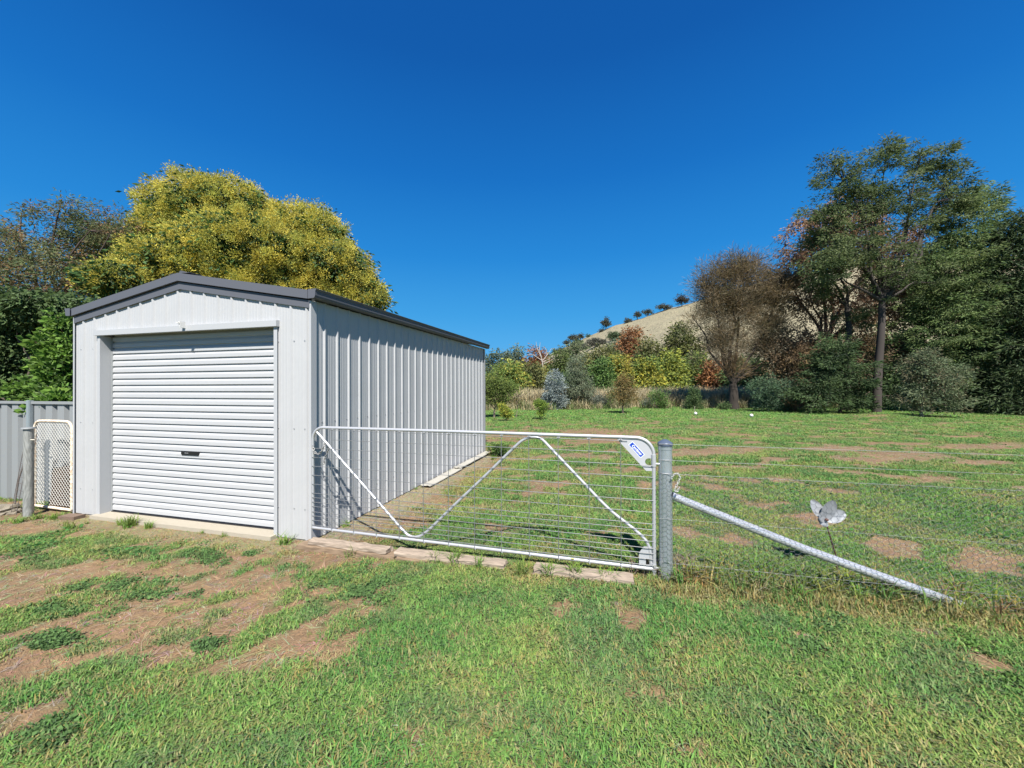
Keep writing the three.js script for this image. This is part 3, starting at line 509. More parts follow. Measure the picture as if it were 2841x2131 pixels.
{ // old white gate of diamond mesh
  const O = P(96, 1400, 4.93); O.y = 0; const g = thing('mesh_gate', 'rusty white tube gate filled with diamond wire mesh', 'gate', [O.x, 0, O.z], -TH), D = V(Math.cos(TH), 0, Math.sin(TH));
  const L = onPlane(200, 1300, O, D)[0], B = .055, T = onPlane(150, 1169, O, D)[1], R = .10, rusty = new THREE.MeshStandardMaterial({ map: dataTex(256, 256, (u, v) => { const k = sstep(-.1, .35, tn(u, v, 2.5, 3) + .7 * tn(u, v, 9, 4)); return [lerp(.78, .52, k), lerp(.74, .33, k), lerp(.62, .20, k)]; }), roughness: .8 });
  const arc = (cx, cy, a0, a1) => [...Array(7)].map((_, i) => { const a = lerp(a0, a1, i / 6); return V(cx + Math.cos(a) * R, cy + Math.sin(a) * R, 0); });
  const fp = [V(0, B, 0), V(0, .5, 0), ...arc(R, T - R, Math.PI, Math.PI / 2), ...arc(L - R, T - R, Math.PI / 2, 0), V(L, .5, 0), V(L, B, 0)], fg = new THREE.TubeGeometry(new THREE.CatmullRomCurve3(fp, false, 'centripetal'), 90, .0165, 10); const uv = fg.attributes.uv; for (let i = 0; i < uv.count; i++) uv.setX(i, uv.getX(i) * 3);
  part('frame', fg, rusty, g); part('bottom_rail', rod(V(-.02, B, 0), V(L + .005, B - .01, 0), .0165, .0165, 10), rusty, g);
  const pos = [], s = .052; const inside = (x, y) => x > .004 && x < L - .004 && y > B && y < T && !(y > T - R && (x < R ? Math.hypot(x - R, y - T + R) > R : x > L - R ? Math.hypot(x - L + R, y - T + R) > R : false));
  const gs = []; for (let i = 0; i < L / s * 2 + 2; i++) for (let j = 0; j < T / s * 2 + 2; j++) { const x = (i) * s / 2, y = B + j * s / 2; if ((i + j) % 2) continue; for (const [dx, z] of [[s / 2, .003], [-s / 2, -.003]]) { if (inside(x, y) && inside(x + dx, y + s / 2)) gs.push(rod(V(x, y, z), V(x + dx, y + s / 2, -z), .0024, .0024, 4)); } }
  const net = part('mesh', merge(gs), mat(.80, .79, .74, .6, 0), g); net.userData.kind = 'stuff';
  for (let k = 0; k < 17; k++) for (const x of [0, L]) { const t = new THREE.TorusGeometry(.0185, .0016, 4, 10); t.rotateX(Math.PI / 2 + .2); t.translate(x, B + .05 + k * .055, 0); part('lacing', t, mat(.74, .70, .6, .6), g); }
}
{ // leaning panel of welded wire
  const A = ground(30, 1428), o = thing('wire_trellis', 'dark welded wire trellis leaning on the steel fence', 'trellis', [A.x, 0, A.z], -TH), W = .20, H = .98, w = (x, y) => V(x, y, -.14 * y);
  for (const x of [0, W * .5, W]) part('wire', rod(w(x, -.02), w(x - .02, H), .003, .003, 5), M.rustWire, o);
  for (let k = 0; k < 13; k++) part('wire', rod(w(-.006, .06 + k * .075 + .02), w(W, .04 + k * .075), .0022, .0022, 5), M.rustWire, o);
  const r = new THREE.Mesh(limb([V(0, -.05, 0), V(.02, .4, -.04), V(.10, .92, -.11)], .008, .008, 6), M.rustWire); r.name = 'steel_rod'; const p = ground(30, 1424); r.position.set(p.x, 0, p.z - .02); scene.add(r); tag(r, 'dark rod leaning on the steel fence behind the wire trellis', 'rod');
}
{ const c = P(186, 1400, 5.02); const g = new THREE.CylinderGeometry(.115, .135, .50, 22, 10), p = g.attributes.position; for (let i = 0; i < p.count; i++) { const a = Math.atan2(p.getZ(i), p.getX(i)), k = 1 + .10 * n3(Math.cos(a) * 2, Math.sin(a) * 2, p.getY(i) * 2) + .05 * n3(Math.cos(a) * 8, Math.sin(a) * 8, p.getY(i) * 3); p.setXYZ(i, p.getX(i) * k, p.getY(i) + (p.getY(i) > .2 ? .07 * n2(Math.cos(a) * 1.3, Math.sin(a) * 1.3) : 0), p.getZ(i) * k); } g.computeVertexNormals(); const m = new THREE.Mesh(g, mat(.075, .045, .03, .95, 0, { bumpMap: woodTex, bumpScale: .01 })); m.name = 'timber_stump'; m.position.set(c.x, .24, c.z + .02); scene.add(m); tag(m, 'dark brown stump standing behind the rusty white gate', 'stump'); }

console.log('structures done');
// ───────────────────────── vegetation
const leafMat = new THREE.MeshPhysicalMaterial({ color: rgb(.8, .8, .8), vertexColors: true, roughness: 1, transmission: .38, thickness: 0, side: THREE.DoubleSide, specularIntensity: .3 });
const leafGloss = new THREE.MeshPhysicalMaterial({ vertexColors: true, roughness: .5, side: THREE.DoubleSide });
const bark = (r, g, b) => mat(r, g, b, .95, 0, { bumpMap: woodTex, bumpScale: .02 });
class Leaves {
  constructor() { this.p = []; this.c = []; this.n = 0; }
  add(x, y, z, dx, dy, dz, len, wid, fold, col, r) {
    // a folded diamond from (x,y,z) along d
    let ux = r() - .5, uy = r() - .5, uz = r() - .5; const dot = ux * dx + uy * dy + uz * dz; ux -= dot * dx; uy -= dot * dy; uz -= dot * dz; const l = 1 / (Math.hypot(ux, uy, uz) || 1); ux *= l; uy *= l; uz *= l;
    const nx = dy * uz - dz * uy, ny = dz * ux - dx * uz, nz = dx * uy - dy * ux, m = len * .45, w = wid * .5, f = fold * wid;
    this.p.push(x, y, z, x + dx * m + ux * w + nx * f, y + dy * m + uy * w + ny * f, z + dz * m + uz * w + nz * f, x + dx * len, y + dy * len, z + dz * len, x + dx * m - ux * w + nx * f, y + dy * m - uy * w + ny * f, z + dz * m - uz * w + nz * f);
    for (let k = 0; k < 4; k++) this.c.push(col[0], col[1], col[2]); this.n++;
  }
  geo() {
    const g = new THREE.BufferGeometry(), idx = new Uint32Array(this.n * 6); for (let i = 0; i < this.n; i++) { const o = i * 4; idx.set([o, o + 1, o + 2, o, o + 2, o + 3], i * 6); }
    g.setAttribute('position', new THREE.Float32BufferAttribute(this.p, 3)); g.setAttribute('color', new THREE.Float32BufferAttribute(this.c, 3)); g.setIndex(new THREE.BufferAttribute(idx, 1)); g.computeVertexNormals(); return g;
  }
}
// blob: {c, r, clumps, per, cr, len, wid, cols, shell, dir}
function fillBlob(L, b, r, clumpsOut) {
  for (let k = 0; k < b.clumps; k++) {
    let x, y, z, q; do { x = r() * 2 - 1; y = r() * 2 - 1; z = r() * 2 - 1; q = Math.hypot(x, y, z); } while (q > 1 || q < .05);
    const t = Math.pow(lerp(b.shell ?? .5, 1, r()), 1) / q, wob = 1 + (b.wob ?? .18) * n3(x / q * 1.9 + b.c.x, y / q * 1.9 + b.c.y, z / q * 1.9 + b.c.z); x *= t * wob; y *= t * wob; z *= t * wob;
    const cx = b.c.x + x * b.r.x, cy = b.c.y + y * b.r.y, cz = b.c.z + z * b.r.z; if (cy < (b.floor ?? .05)) continue;
    if (clumpsOut) clumpsOut.push(V(cx, cy, cz));
    const base = b.cols[(r() * b.cols.length) | 0], tone = .8 + r() * .42, n = Math.round(b.per * (.6 + r() * .8)), cr = b.cr * (.7 + r() * .6);
    for (let i = 0; i < n; i++) {
      const gx = gauss(r), gy = gauss(r) * (b.flat ?? .75), gz = gauss(r), px = cx + gx * cr, py = cy + gy * cr, pz = cz + gz * cr;
      let dx = gx * .7 + x * .5 + (r() - .5), dy = gy * .5 + (b.dir ?? -.25) + (r() - .5) * .9, dz = gz * .7 + z * .5 + (r() - .5); const l = 1 / Math.hypot(dx, dy, dz); dx *= l; dy *= l; dz *= l;
      const v = tone * (.82 + r() * .36), h = (r() - .5) * .12, s = .7 + r() * .6; L.add(px, py, pz, dx, dy, dz, b.len * s, b.wid * s, .12 + r() * .2, [base[0] * v * (1 + h), base[1] * v, base[2] * v * (1 - h)], r);
    }
  }
}
function wander(...q) { const p = wander0(...q); return new THREE.CatmullRomCurve3(p).getPoints(Math.max(4, (p.length - 1) * 2)); }
function wander0(a, b, r, n = 5, amp = .08, sag = 0) { const d = b.clone().sub(a), l = d.length(), pts = []; for (let i = 0; i <= n; i++) { const t = i / n, k = Math.sin(Math.PI * t) * l * amp; pts.push(a.clone().addScaledVector(d, t).add(V((r() - .5) * k * 2, (r() - .5) * k + sag * Math.sin(Math.PI * t) * l, (r() - .5) * k * 2))); } return pts; }
// a tree at a depth, laid out in photo pixels: blobs [px, py, rx, ry, depth offset]
function tree(o) {
  const r = rng(o.seed), root = o.at ? o.at : (() => { const p = P(o.base[0], o.base[1], o.d); return V(p.x, 0, p.z); })(); root.y = o.foot ?? G(root.x, root.z);
  const g = thing(o.name, o.label, o.cat ?? 'tree', [root.x, root.y, root.z], 0, o.group), L = new Leaves(), clumps = [], sc = o.d / F;
  const blobs = o.blobs.map(b => { const c = P(b[0], b[1], o.d + (b[4] ?? 0)).sub(root), k = (o.d + (b[4] ?? 0)) / F; return { c, r: V(b[2] * k, b[3] * k, (b[5] ?? Math.min(b[2], b[3] * 1.4)) * k), ...o.leaf, clumps: Math.round((b[6] ?? 1) * o.leaf.n * b[2] * b[3] / 1000), ...(b[7] || {}) }; });
  for (const b of blobs) fillBlob(L, b, r, clumps);
  const gs = []; const tr = o.trunk ?? {};
  if (!tr.none) {
    const rad = tr.r ?? .12, fork = tr.fork ? P(tr.fork[0], tr.fork[1], o.d).sub(root) : V((r() - .5) * .2, (o.blobs[0] ? blobs[0].c.y * .35 : 1), 0);
    gs.push(limb([V(0, -.25, 0), V(0, 0, 0), ...wander(V(0, .02, 0), fork, r, 4, tr.wob ?? .04).slice(1)], rad * 1.25, rad * .8, 9));
    const mains = (tr.limbs ? tr.limbs.map(q => P(q[0], q[1], o.d + (q[2] ?? 0)).sub(root)) : blobs.map(b => b.c)), nodes = [];
    for (const m of mains) { const w = wander(fork, m, r, 4, .07, tr.sag ?? .03); gs.push(limb(w, rad * (tr.lk ?? .5), rad * .07, 6)); nodes.push(...w.slice(3)); }
    const tw = tr.twigs ?? Math.min(60, clumps.length); 
    for (let k = 0; k < tw; k++) { const c = clumps[(r() * clumps.length) | 0]; if (!c) break; let best = null, bd = 1e9; for (const n of nodes) { const d = n.distanceTo(c) + Math.max(0, n.y - c.y) * .8; if (d < bd) { bd = d; best = n; } } if (best && bd > .05) gs.push(limb(wander(best, c, r, 2, .10), Math.max(.006, Math.min(rad * .16, bd * .016)), Math.max(.003, rad * .03), 4)); }
    part('trunk', merge(gs), bark(...(tr.col ?? [.11, .085, .065])), g);
  }
  part('crown', L.geo(), o.gloss ? leafGloss : leafMat, g);
  return g;
}
// base colours
const C = {
  mid: [[.109, .196, .051], [.087, .167, .046], [.138, .225, .058]], dark: [[.105, .170, .058], [.120, .190, .066], [.092, .152, .052]], olive: [[.152, .167, .058], [.123, .145, .055], [.189, .189, .065]], grey: [[.189, .217, .167], [.152, .189, .145], [.225, .246, .189]], silver: [[.334, .392, .377], [.275, .334, .334], [.392, .450, .435]],
  rust: [[.290, .138, .058], [.232, .109, .051], [.348, .181, .080]], tan: [[.435, .246, .138], [.362, .210, .123], [.493, .304, .189]], yell: [[.580, .493, .065], [.478, .450, .072], [.667, .536, .072]], lime: [[.246, .377, .058], [.203, .319, .058], [.319, .420, .072]], gum: [[.123, .160, .094], [.102, .138, .087], [.160, .189, .109]], bluegreen: [[.102, .174, .094], [.080, .145, .080], [.131, .203, .109]], brown: [[.217, .145, .080], [.174, .123, .072], [.254, .181, .087]],
};
const WOOD = 'trees of the wood below the hill';
// ── the big yellow flowering tree behind the shed
{
  const base = [640, 1150], d = 12.2, bl = [[600, 600, 165, 92], [485, 655, 82, 75, -.6], [850, 660, 105, 78], [700, 720, 210, 110, -.8], [920, 765, 105, 88, -.3], [450, 745, 90, 62, -2.2], [320, 775, 72, 38, -3.2], [1005, 825, 62, 48, -.2], [620, 800, 240, 90, -1], [820, 850, 160, 70, -.6]];
  const t = tree({ name: 'golden_tree', label: 'large rounded tree covered in yellow blossom behind the shed', d, base, seed: 101, blobs: bl, trunk: { r: .2, fork: [650, 980], twigs: 120 }, leaf: { n: 26, per: 34, cr: .26, len: .15, wid: .058, cols: [[.055, .115, .030], [.07, .14, .035], [.045, .10, .03], [.085, .16, .045]], shell: .45, dir: -.5, wob: .12 } });
  const L = new Leaves(), r = rng(102), root = t.position;
  for (const b of bl) { const dd = d + (b[4] ?? 0), c = P(b[0], b[1], dd).sub(root), k = dd / F, rv = V(b[2] * k, b[3] * k, Math.min(b[2], b[3] * 1.4) * k);
    fillBlob(L, { c, r: rv.multiplyScalar(1.06), clumps: Math.round(30 * b[2] * b[3] / 1000), per: 120, cr: .16, len: .052, wid: .024, cols: [[.76, .66, .12], [.66, .61, .12], [.80, .69, .14], [.54, .55, .12]], shell: .90, dir: .35, wob: .14, flat: 1 }, r); }
  part('blossom', L.geo(), leafMat, t);
}
// ── feathery trees and dark shrubs at the left
const feather = { n: 12, per: 40, cr: .20, len: .085, wid: .022, cols: [[.18, .22, .09], [.15, .20, .08], [.23, .21, .10], [.28, .17, .085], [.14, .17, .08]], shell: .25, dir: -.2, wob: .3 };
tree({ name: 'locust_tree', label: 'open feathery tree with reddish pods and bare upper twigs left of the blossom', d: 9.6, base: [120, 1150], seed: 111, blobs: [[100, 700, 110, 90], [30, 790, 90, 80, -.3], [210, 640, 70, 60, .4], [290, 650, 90, 70, .6], [190, 770, 90, 80, -.4], [90, 590, 40, 30], [170, 570, 30, 30], [-80, 700, 120, 120], [130, 850, 120, 60, -.5, 70, 1, { cols: [[.217, .145, .080], [.246, .174, .087], [.131, .145, .072]] }], [20, 640, 30, 40]], trunk: { r: .13, fork: [110, 960], twigs: 130, limbs: [[60, 590], [172, 552], [250, 640], [30, 720], [200, 760], [-60, 690], [310, 640]], col: [.085, .06, .05] }, leaf: feather });
tree({ name: 'locust_tree', label: 'denser olive feathery tree between the bare twigs and the yellow blossom', d: 11.2, base: [330, 1150], seed: 112, blobs: [[320, 660, 90, 75], [255, 720, 90, 70], [380, 700, 60, 70], [280, 790, 110, 60, -.3]], trunk: { r: .12, fork: [320, 930], twigs: 70, col: [.085, .06, .05] }, leaf: { ...feather, n: 22, cols: [[.145, .181, .058], [.174, .196, .058], [.131, .167, .058], [.232, .189, .072]] } });
tree({ name: 'dark_shrub', label: 'tall dark leafy shrub in deep shade behind the steel fence', cat: 'shrub', d: 7.2, base: [60, 1180], seed: 113, blobs: [[50, 1000, 150, 150, .9], [170, 960, 90, 130, 1], [-120, 980, 160, 170, .6], [60, 860, 150, 50, .2], [200, 870, 60, 60, .6]], trunk: { r: .07, twigs: 30 }, leaf: { n: 22, per: 26, cr: .20, len: .10, wid: .05, cols: C.dark, shell: .45, dir: -.3 } });
tree({ name: 'leafy_shrub', label: 'light green leafy shrub hanging over the steel fence next to the shed', cat: 'shrub', d: 5.9, base: [175, 1240], seed: 114, blobs: [[165, 1050, 45, 90], [140, 960, 34, 55], [190, 980, 30, 60], [165, 900, 22, 34], [165, 1120, 50, 40, -.35, 36, 2], [100, 1090, 60, 40, .1]], trunk: { r: .03, twigs: 40, col: [.16, .12, .06], limbs: [[168, 880], [135, 930], [190, 950], [170, 1120, -.5], [95, 1080]] }, leaf: { n: 34, per: 15, cr: .10, len: .078, wid: .050, cols: [[.174, .319, .051], [.145, .275, .043], [.217, .362, .065], [.123, .232, .043]], shell: .2, dir: .1 } });

// ── right hand trees
tree({ name: 'sheoak_tree', label: 'brown feathery tree with a dark forked trunk standing alone', d: 23.2, base: [2037, 1143], seed: 121, blobs: [[2040, 765, 100, 80], [1980, 820, 65, 95], [2120, 820, 75, 100], [1945, 800, 30, 50, 0, 30, .5], [2170, 800, 40, 70, .3, 40, .6], [2045, 860, 90, 90], [2000, 950, 70, 70], [2120, 960, 70, 80], [2060, 740, 60, 45], [1930, 890, 50, 45, 0, 40, .4], [2030, 1010, 55, 40, -.3, 40, .6, { cols: C.brown }], [2140, 900, 60, 60]], trunk: { r: .26, lk: .4, fork: [2032, 1065], twigs: 700, limbs: [[1960, 800], [2020, 720], [2085, 730], [2150, 850], [2060, 840], [1920, 880], [2000, 900], [2170, 960], [2110, 990], [2010, 990]], col: [.045, .036, .03], sag: -.02 }, leaf: { n: 26, per: 40, cr: .34, len: .30, wid: .020, cols: [[.30, .235, .15], [.34, .26, .17], [.217, .152, .075], [.189, .145, .072], [.160, .145, .072], [.246, .181, .094], [.145, .123, .072]], shell: .1, dir: .35, flat: 1.1, wob: .25 } });
tree({ name: 'withered_tree', label: 'tree with dead pinkish tan leaves behind the tall green wattle', d: 24.5, base: [2250, 1140], seed: 122, blobs: [[2190, 760, 70, 70], [2270, 680, 80, 110], [2350, 620, 90, 90], [2450, 700, 110, 110], [2250, 830, 80, 70], [2200, 950, 60, 50, 0, 50, .6], [2540, 790, 80, 130], [2420, 850, 120, 90], [2290, 960, 60, 60, 0, 50, .6]], trunk: { r: .22, fork: [2290, 960], twigs: 160, col: [.10, .065, .05] }, leaf: { n: 17, per: 40, cr: .36, len: .17, wid: .07, cols: [[.40, .25, .15], [.34, .21, .13], [.29, .17, .10], [.44, .30, .19]], shell: .3, dir: -.4 } });
const wattle = { n: 8.5, per: 74, cr: .30, len: .17, wid: .045, cols: [[.118, .168, .062], [.095, .14, .054], [.15, .20, .075], [.20, .25, .105]], shell: .25, dir: -.15, flat: .55, wob: .3 };
tree({ name: 'wattle_tree', label: 'tall open crowned green wattle with a dark trunk, highest of the trees', d: 20.2, base: [2432, 1152], seed: 123, blobs: [[2460, 430, 55, 55], [2560, 440, 60, 60], [2630, 480, 60, 55], [2350, 520, 80, 75], [2310, 600, 75, 70], [2440, 560, 85, 80], [2540, 600, 90, 90, 0, 80, .6], [2650, 560, 60, 60], [2380, 690, 110, 70, -.4], [2290, 740, 70, 55, -.6], [2500, 760, 100, 70, -.5, 80, .6], [2300, 480, 50, 50, .4, 40, .7]], trunk: { r: .175, lk: .6, fork: [2448, 838], twigs: 420, limbs: [[2460, 420], [2555, 430], [2640, 470], [2340, 500], [2420, 540], [2300, 620], [2600, 560], [2520, 620], [2380, 700], [2540, 780], [2330, 760]], col: [.06, .05, .045], wob: .015, sag: -.03 }, leaf: wattle });
tree({ name: 'wattle_tree', label: 'slimmer green wattle with dark trunk growing left of the tallest one', d: 21.6, base: [2345, 1145], seed: 124, blobs: [[2330, 700, 70, 70], [2290, 800, 60, 60, 0, 50, .7], [2370, 880, 60, 50, 0, 50, .6], [2260, 660, 40, 50]], trunk: { r: .15, fork: [2350, 850], twigs: 60, col: [.05, .042, .036], wob: .02 }, leaf: wattle });
tree({ name: 'broad_tree', label: 'broad bushy mid green tree with foliage down to the lawn', d: 20.8, base: [2690, 1155], seed: 125, blobs: [[2680, 620, 80, 90], [2705, 720, 85, 110], [2640, 760, 100, 110, -.4], [2690, 860, 95, 110, -.8], [2630, 930, 100, 110, -.6], [2690, 1010, 85, 110, -.4], [2590, 860, 60, 70], [2600, 1050, 80, 90, -.3], [2720, 560, 45, 50, .6]], trunk: { r: .3, fork: [2690, 1000], twigs: 80 }, leaf: { ...wattle, n: 19, per: 60, cols: [[.15, .225, .075], [.12, .19, .066], [.19, .265, .095], [.24, .31, .12]], shell: .55, dir: -.2 } });
for (const [px, d, top, seed, lb] of [[2838, 18.9, 585, 126, 'very dark dense conifer at the edge of the paddock beside the broad tree'], [2990, 18.4, 520, 127, 'dark conifer half hidden by another conifer beside the broad tree']])
  tree({ name: 'dark_conifer', label: lb, d, base: [px, 1150], seed, blobs: [[px, top + 60, 50, 70], [px, top + 170, 90, 110], [px - 5, top + 290, 115, 120], [px, top + 420, 120, 120], [px - 20, top + 520, 120, 80]], trunk: { r: .25, twigs: 40 }, leaf: { n: 20, per: 40, cr: .42, len: .26, wid: .05, cols: [[.075, .118, .048], [.088, .132, .054], [.064, .105, .044]], shell: .5, dir: -.1 } });
tree({ name: 'young_tree', label: 'young grey green tree with a slim pale stem in front of the broad tree', d: 16.9, base: [2557, 1169], seed: 128, blobs: [[2570, 1050, 70, 70], [2540, 1110, 60, 45], [2620, 1100, 60, 50], [2560, 1000, 40, 40], [2640, 1040, 40, 40]], trunk: { r: .05, fork: [2558, 1130], twigs: 70, col: [.30, .26, .20] }, leaf: { n: 30, per: 36, cr: .2, len: .10, wid: .04, cols: [[.174, .225, .123], [.145, .196, .102], [.217, .261, .145], [.189, .174, .102]], shell: .2, dir: 0 } });
tree({ name: 'shade_shrub', label: 'large dark green shrub in the shade under the tall wattle', cat: 'shrub', d: 19.6, base: [2330, 1150], seed: 129, blobs: [[2325, 1040, 80, 80], [2270, 1090, 65, 60], [2365, 1100, 45, 50], [2490, 1095, 50, 55, 1.6], [2310, 980, 60, 50]], trunk: { r: .08, twigs: 60 }, leaf: { ...wattle, n: 18, per: 60, cols: [[.070, .120, .045], [.085, .140, .052], [.11, .17, .065], [.058, .10, .04]] } });
tree({ name: 'arching_shrub', label: 'arching light green shrub between the brown feathery tree and the shade shrub', cat: 'shrub', d: 21, base: [2150, 1148], seed: 130, blobs: [[2120, 1080, 45, 45], [2170, 1090, 40, 45], [2140, 1120, 45, 30], [2190, 1120, 30, 28, 0, 28, 1, { cols: C.brown }]], trunk: { r: .04, twigs: 60 }, leaf: { n: 34, per: 34, cr: .2, len: .12, wid: .04, cols: C.bluegreen, shell: .3, dir: .1 } });
tree({ name: 'thicket', label: 'tangle of brown twiggy undergrowth beneath the withered tree', cat: 'shrub', d: 22.4, base: [2220, 1145], seed: 131, blobs: [[2210, 980, 80, 80], [2240, 1080, 70, 60], [2170, 1000, 60, 80], [2290, 1000, 80, 110], [2400, 950, 80, 110, .5], [2520, 960, 60, 110, .8]], trunk: { r: .05, twigs: 260, col: [.075, .06, .05] }, leaf: { n: 16, per: 34, cr: .32, len: .14, wid: .05, cols: C.brown, shell: .1 } });

// ── smaller plants on the lawn's far side
const fine = { n: 60, per: 30, cr: .15, len: .085, wid: .032, shell: .2, dir: 0 };
tree({ name: 'fruit_tree', label: 'small green fruit tree with several stems close to the shed corner', d: 18.7, base: [1371, 1160], seed: 141, blobs: [[1375, 1065, 48, 45], [1405, 1085, 40, 38], [1345, 1085, 45, 40], [1380, 1110, 40, 22, 0, 30, .6]], trunk: { r: .05, fork: [1372, 1135], twigs: 60, col: [.17, .14, .11] }, leaf: { ...fine, cols: [[.189, .261, .065], [.160, .232, .058], [.232, .290, .072]] } });
tree({ name: 'sapling', label: 'nearly leafless spindly sapling on the lawn right of the fruit tree', d: 19, base: [1432, 1157], seed: 142, blobs: [[1432, 1105, 24, 36]], trunk: { r: .018, twigs: 60, col: [.2, .16, .13] }, leaf: { ...fine, n: 12, per: 12, cols: C.olive } });
tree({ name: 'citrus_sapling', label: 'yellowish low citrus sapling on the lawn near the fruit tree', d: 17, base: [1402, 1171], seed: 143, blobs: [[1400, 1140, 16, 18], [1412, 1150, 14, 14], [1390, 1128, 8, 10]], trunk: { r: .016, twigs: 12 }, leaf: { ...fine, n: 170, per: 12, cr: .08, cols: [[.392, .435, .058], [.435, .420, .065], [.232, .348, .058]] } });
tree({ name: 'citrus_sapling', label: 'bright green upright citrus sapling alone on the lawn', d: 17.7, base: [1502, 1166], seed: 144, blobs: [[1500, 1122, 16, 16], [1503, 1142, 12, 18], [1490, 1118, 9, 9], [1512, 1126, 9, 9]], trunk: { r: .018, twigs: 12 }, leaf: { ...fine, n: 210, per: 14, cr: .08, cols: C.lime } });
tree({ name: 'saltbush', label: 'dense silver blue shrub at the edge of the dry grass', cat: 'shrub', d: 25.5, base: [1542, 1137], seed: 145, blobs: [[1542, 1060, 27, 34], [1538, 1095, 31, 34], [1550, 1118, 28, 20]], trunk: { r: .06, twigs: 12 }, leaf: { ...fine, n: 90, per: 32, cr: .2, len: .13, wid: .045, cols: C.silver, shell: .55 } });
tree({ name: 'gum_sapling', label: 'slender grey green young gum tree next to the silver shrub', d: 25.8, base: [1605, 1137], seed: 146, blobs: [[1600, 1010, 26, 34], [1605, 1050, 36, 40], [1585, 1085, 26, 28], [1625, 1080, 26, 30]], trunk: { r: .06, fork: [1604, 1100], twigs: 60, col: [.2, .15, .11] }, leaf: { ...fine, n: 52, per: 30, cr: .22, len: .16, wid: .035, cols: [[.189, .232, .145], [.160, .203, .123], [.225, .261, .167]], dir: -.6 } });
tree({ name: 'grey_bush', label: 'low grey green bush between the gum sapling and the brown leaved tree', cat: 'shrub', d: 25.2, base: [1662, 1138], seed: 147, blobs: [[1660, 1112, 28, 24], [1675, 1120, 20, 18]], trunk: { r: .03, twigs: 14 }, leaf: { ...fine, n: 80, per: 30, cr: .2, len: .11, cols: C.grey } });
tree({ name: 'sapling', label: 'thin light green sapling just left of the brown leaved tree', d: 24.5, base: [1697, 1138], seed: 148, blobs: [[1697, 1080, 16, 30], [1696, 1110, 12, 14]], trunk: { r: .025, twigs: 20 }, leaf: { ...fine, n: 60, per: 20, cols: [[.203, .275, .087], [.160, .232, .072]] } });
tree({ name: 'autumn_tree', label: 'small tree with olive brown leaves and a thin straight trunk on the lawn', d: 20.2, base: [1728, 1153], seed: 149, blobs: [[1730, 1060, 28, 28], [1718, 1090, 28, 26], [1745, 1092, 24, 26], [1730, 1112, 22, 14]], trunk: { r: .04, fork: [1728, 1118], twigs: 60, col: [.09, .07, .055] }, leaf: { ...fine, n: 70, per: 26, cr: .17, cols: [[.290, .203, .072], [.246, .189, .072], [.203, .189, .065], [.334, .232, .087]] } });
tree({ name: 'green_bush', label: 'rounded fresh green bush with dry stalks at its foot before the dry grass', cat: 'shrub', d: 24.2, base: [1820, 1139], seed: 150, blobs: [[1822, 1100, 30, 24], [1800, 1118, 22, 18, 0, 18, .7, { cols: C.grey }], [1835, 1120, 22, 16]], trunk: { r: .03, twigs: 16 }, leaf: { ...fine, n: 80, per: 28, cr: .2, len: .11, cols: [[.131, .246, .058], [.109, .203, .051], [.174, .290, .072]] } });
tree({ name: 'cone_shrub', label: 'dark cone shaped shrub standing on the edge of the lawn', cat: 'shrub', d: 23.6, base: [1925, 1142], seed: 151, blobs: [[1925, 1085, 10, 16], [1925, 1105, 18, 18], [1926, 1125, 28, 15]], trunk: { r: .04, twigs: 12 }, leaf: { ...fine, n: 130, per: 26, cr: .16, len: .11, cols: C.dark } });
tree({ name: 'small_shrub', label: 'little dark shrub at the foot of the brown feathery tree', cat: 'shrub', d: 22.8, base: [2010, 1145], seed: 152, blobs: [[2010, 1130, 14, 13]], trunk: { none: true }, leaf: { ...fine, n: 220, per: 26, cr: .14, len: .10, cols: C.dark } });

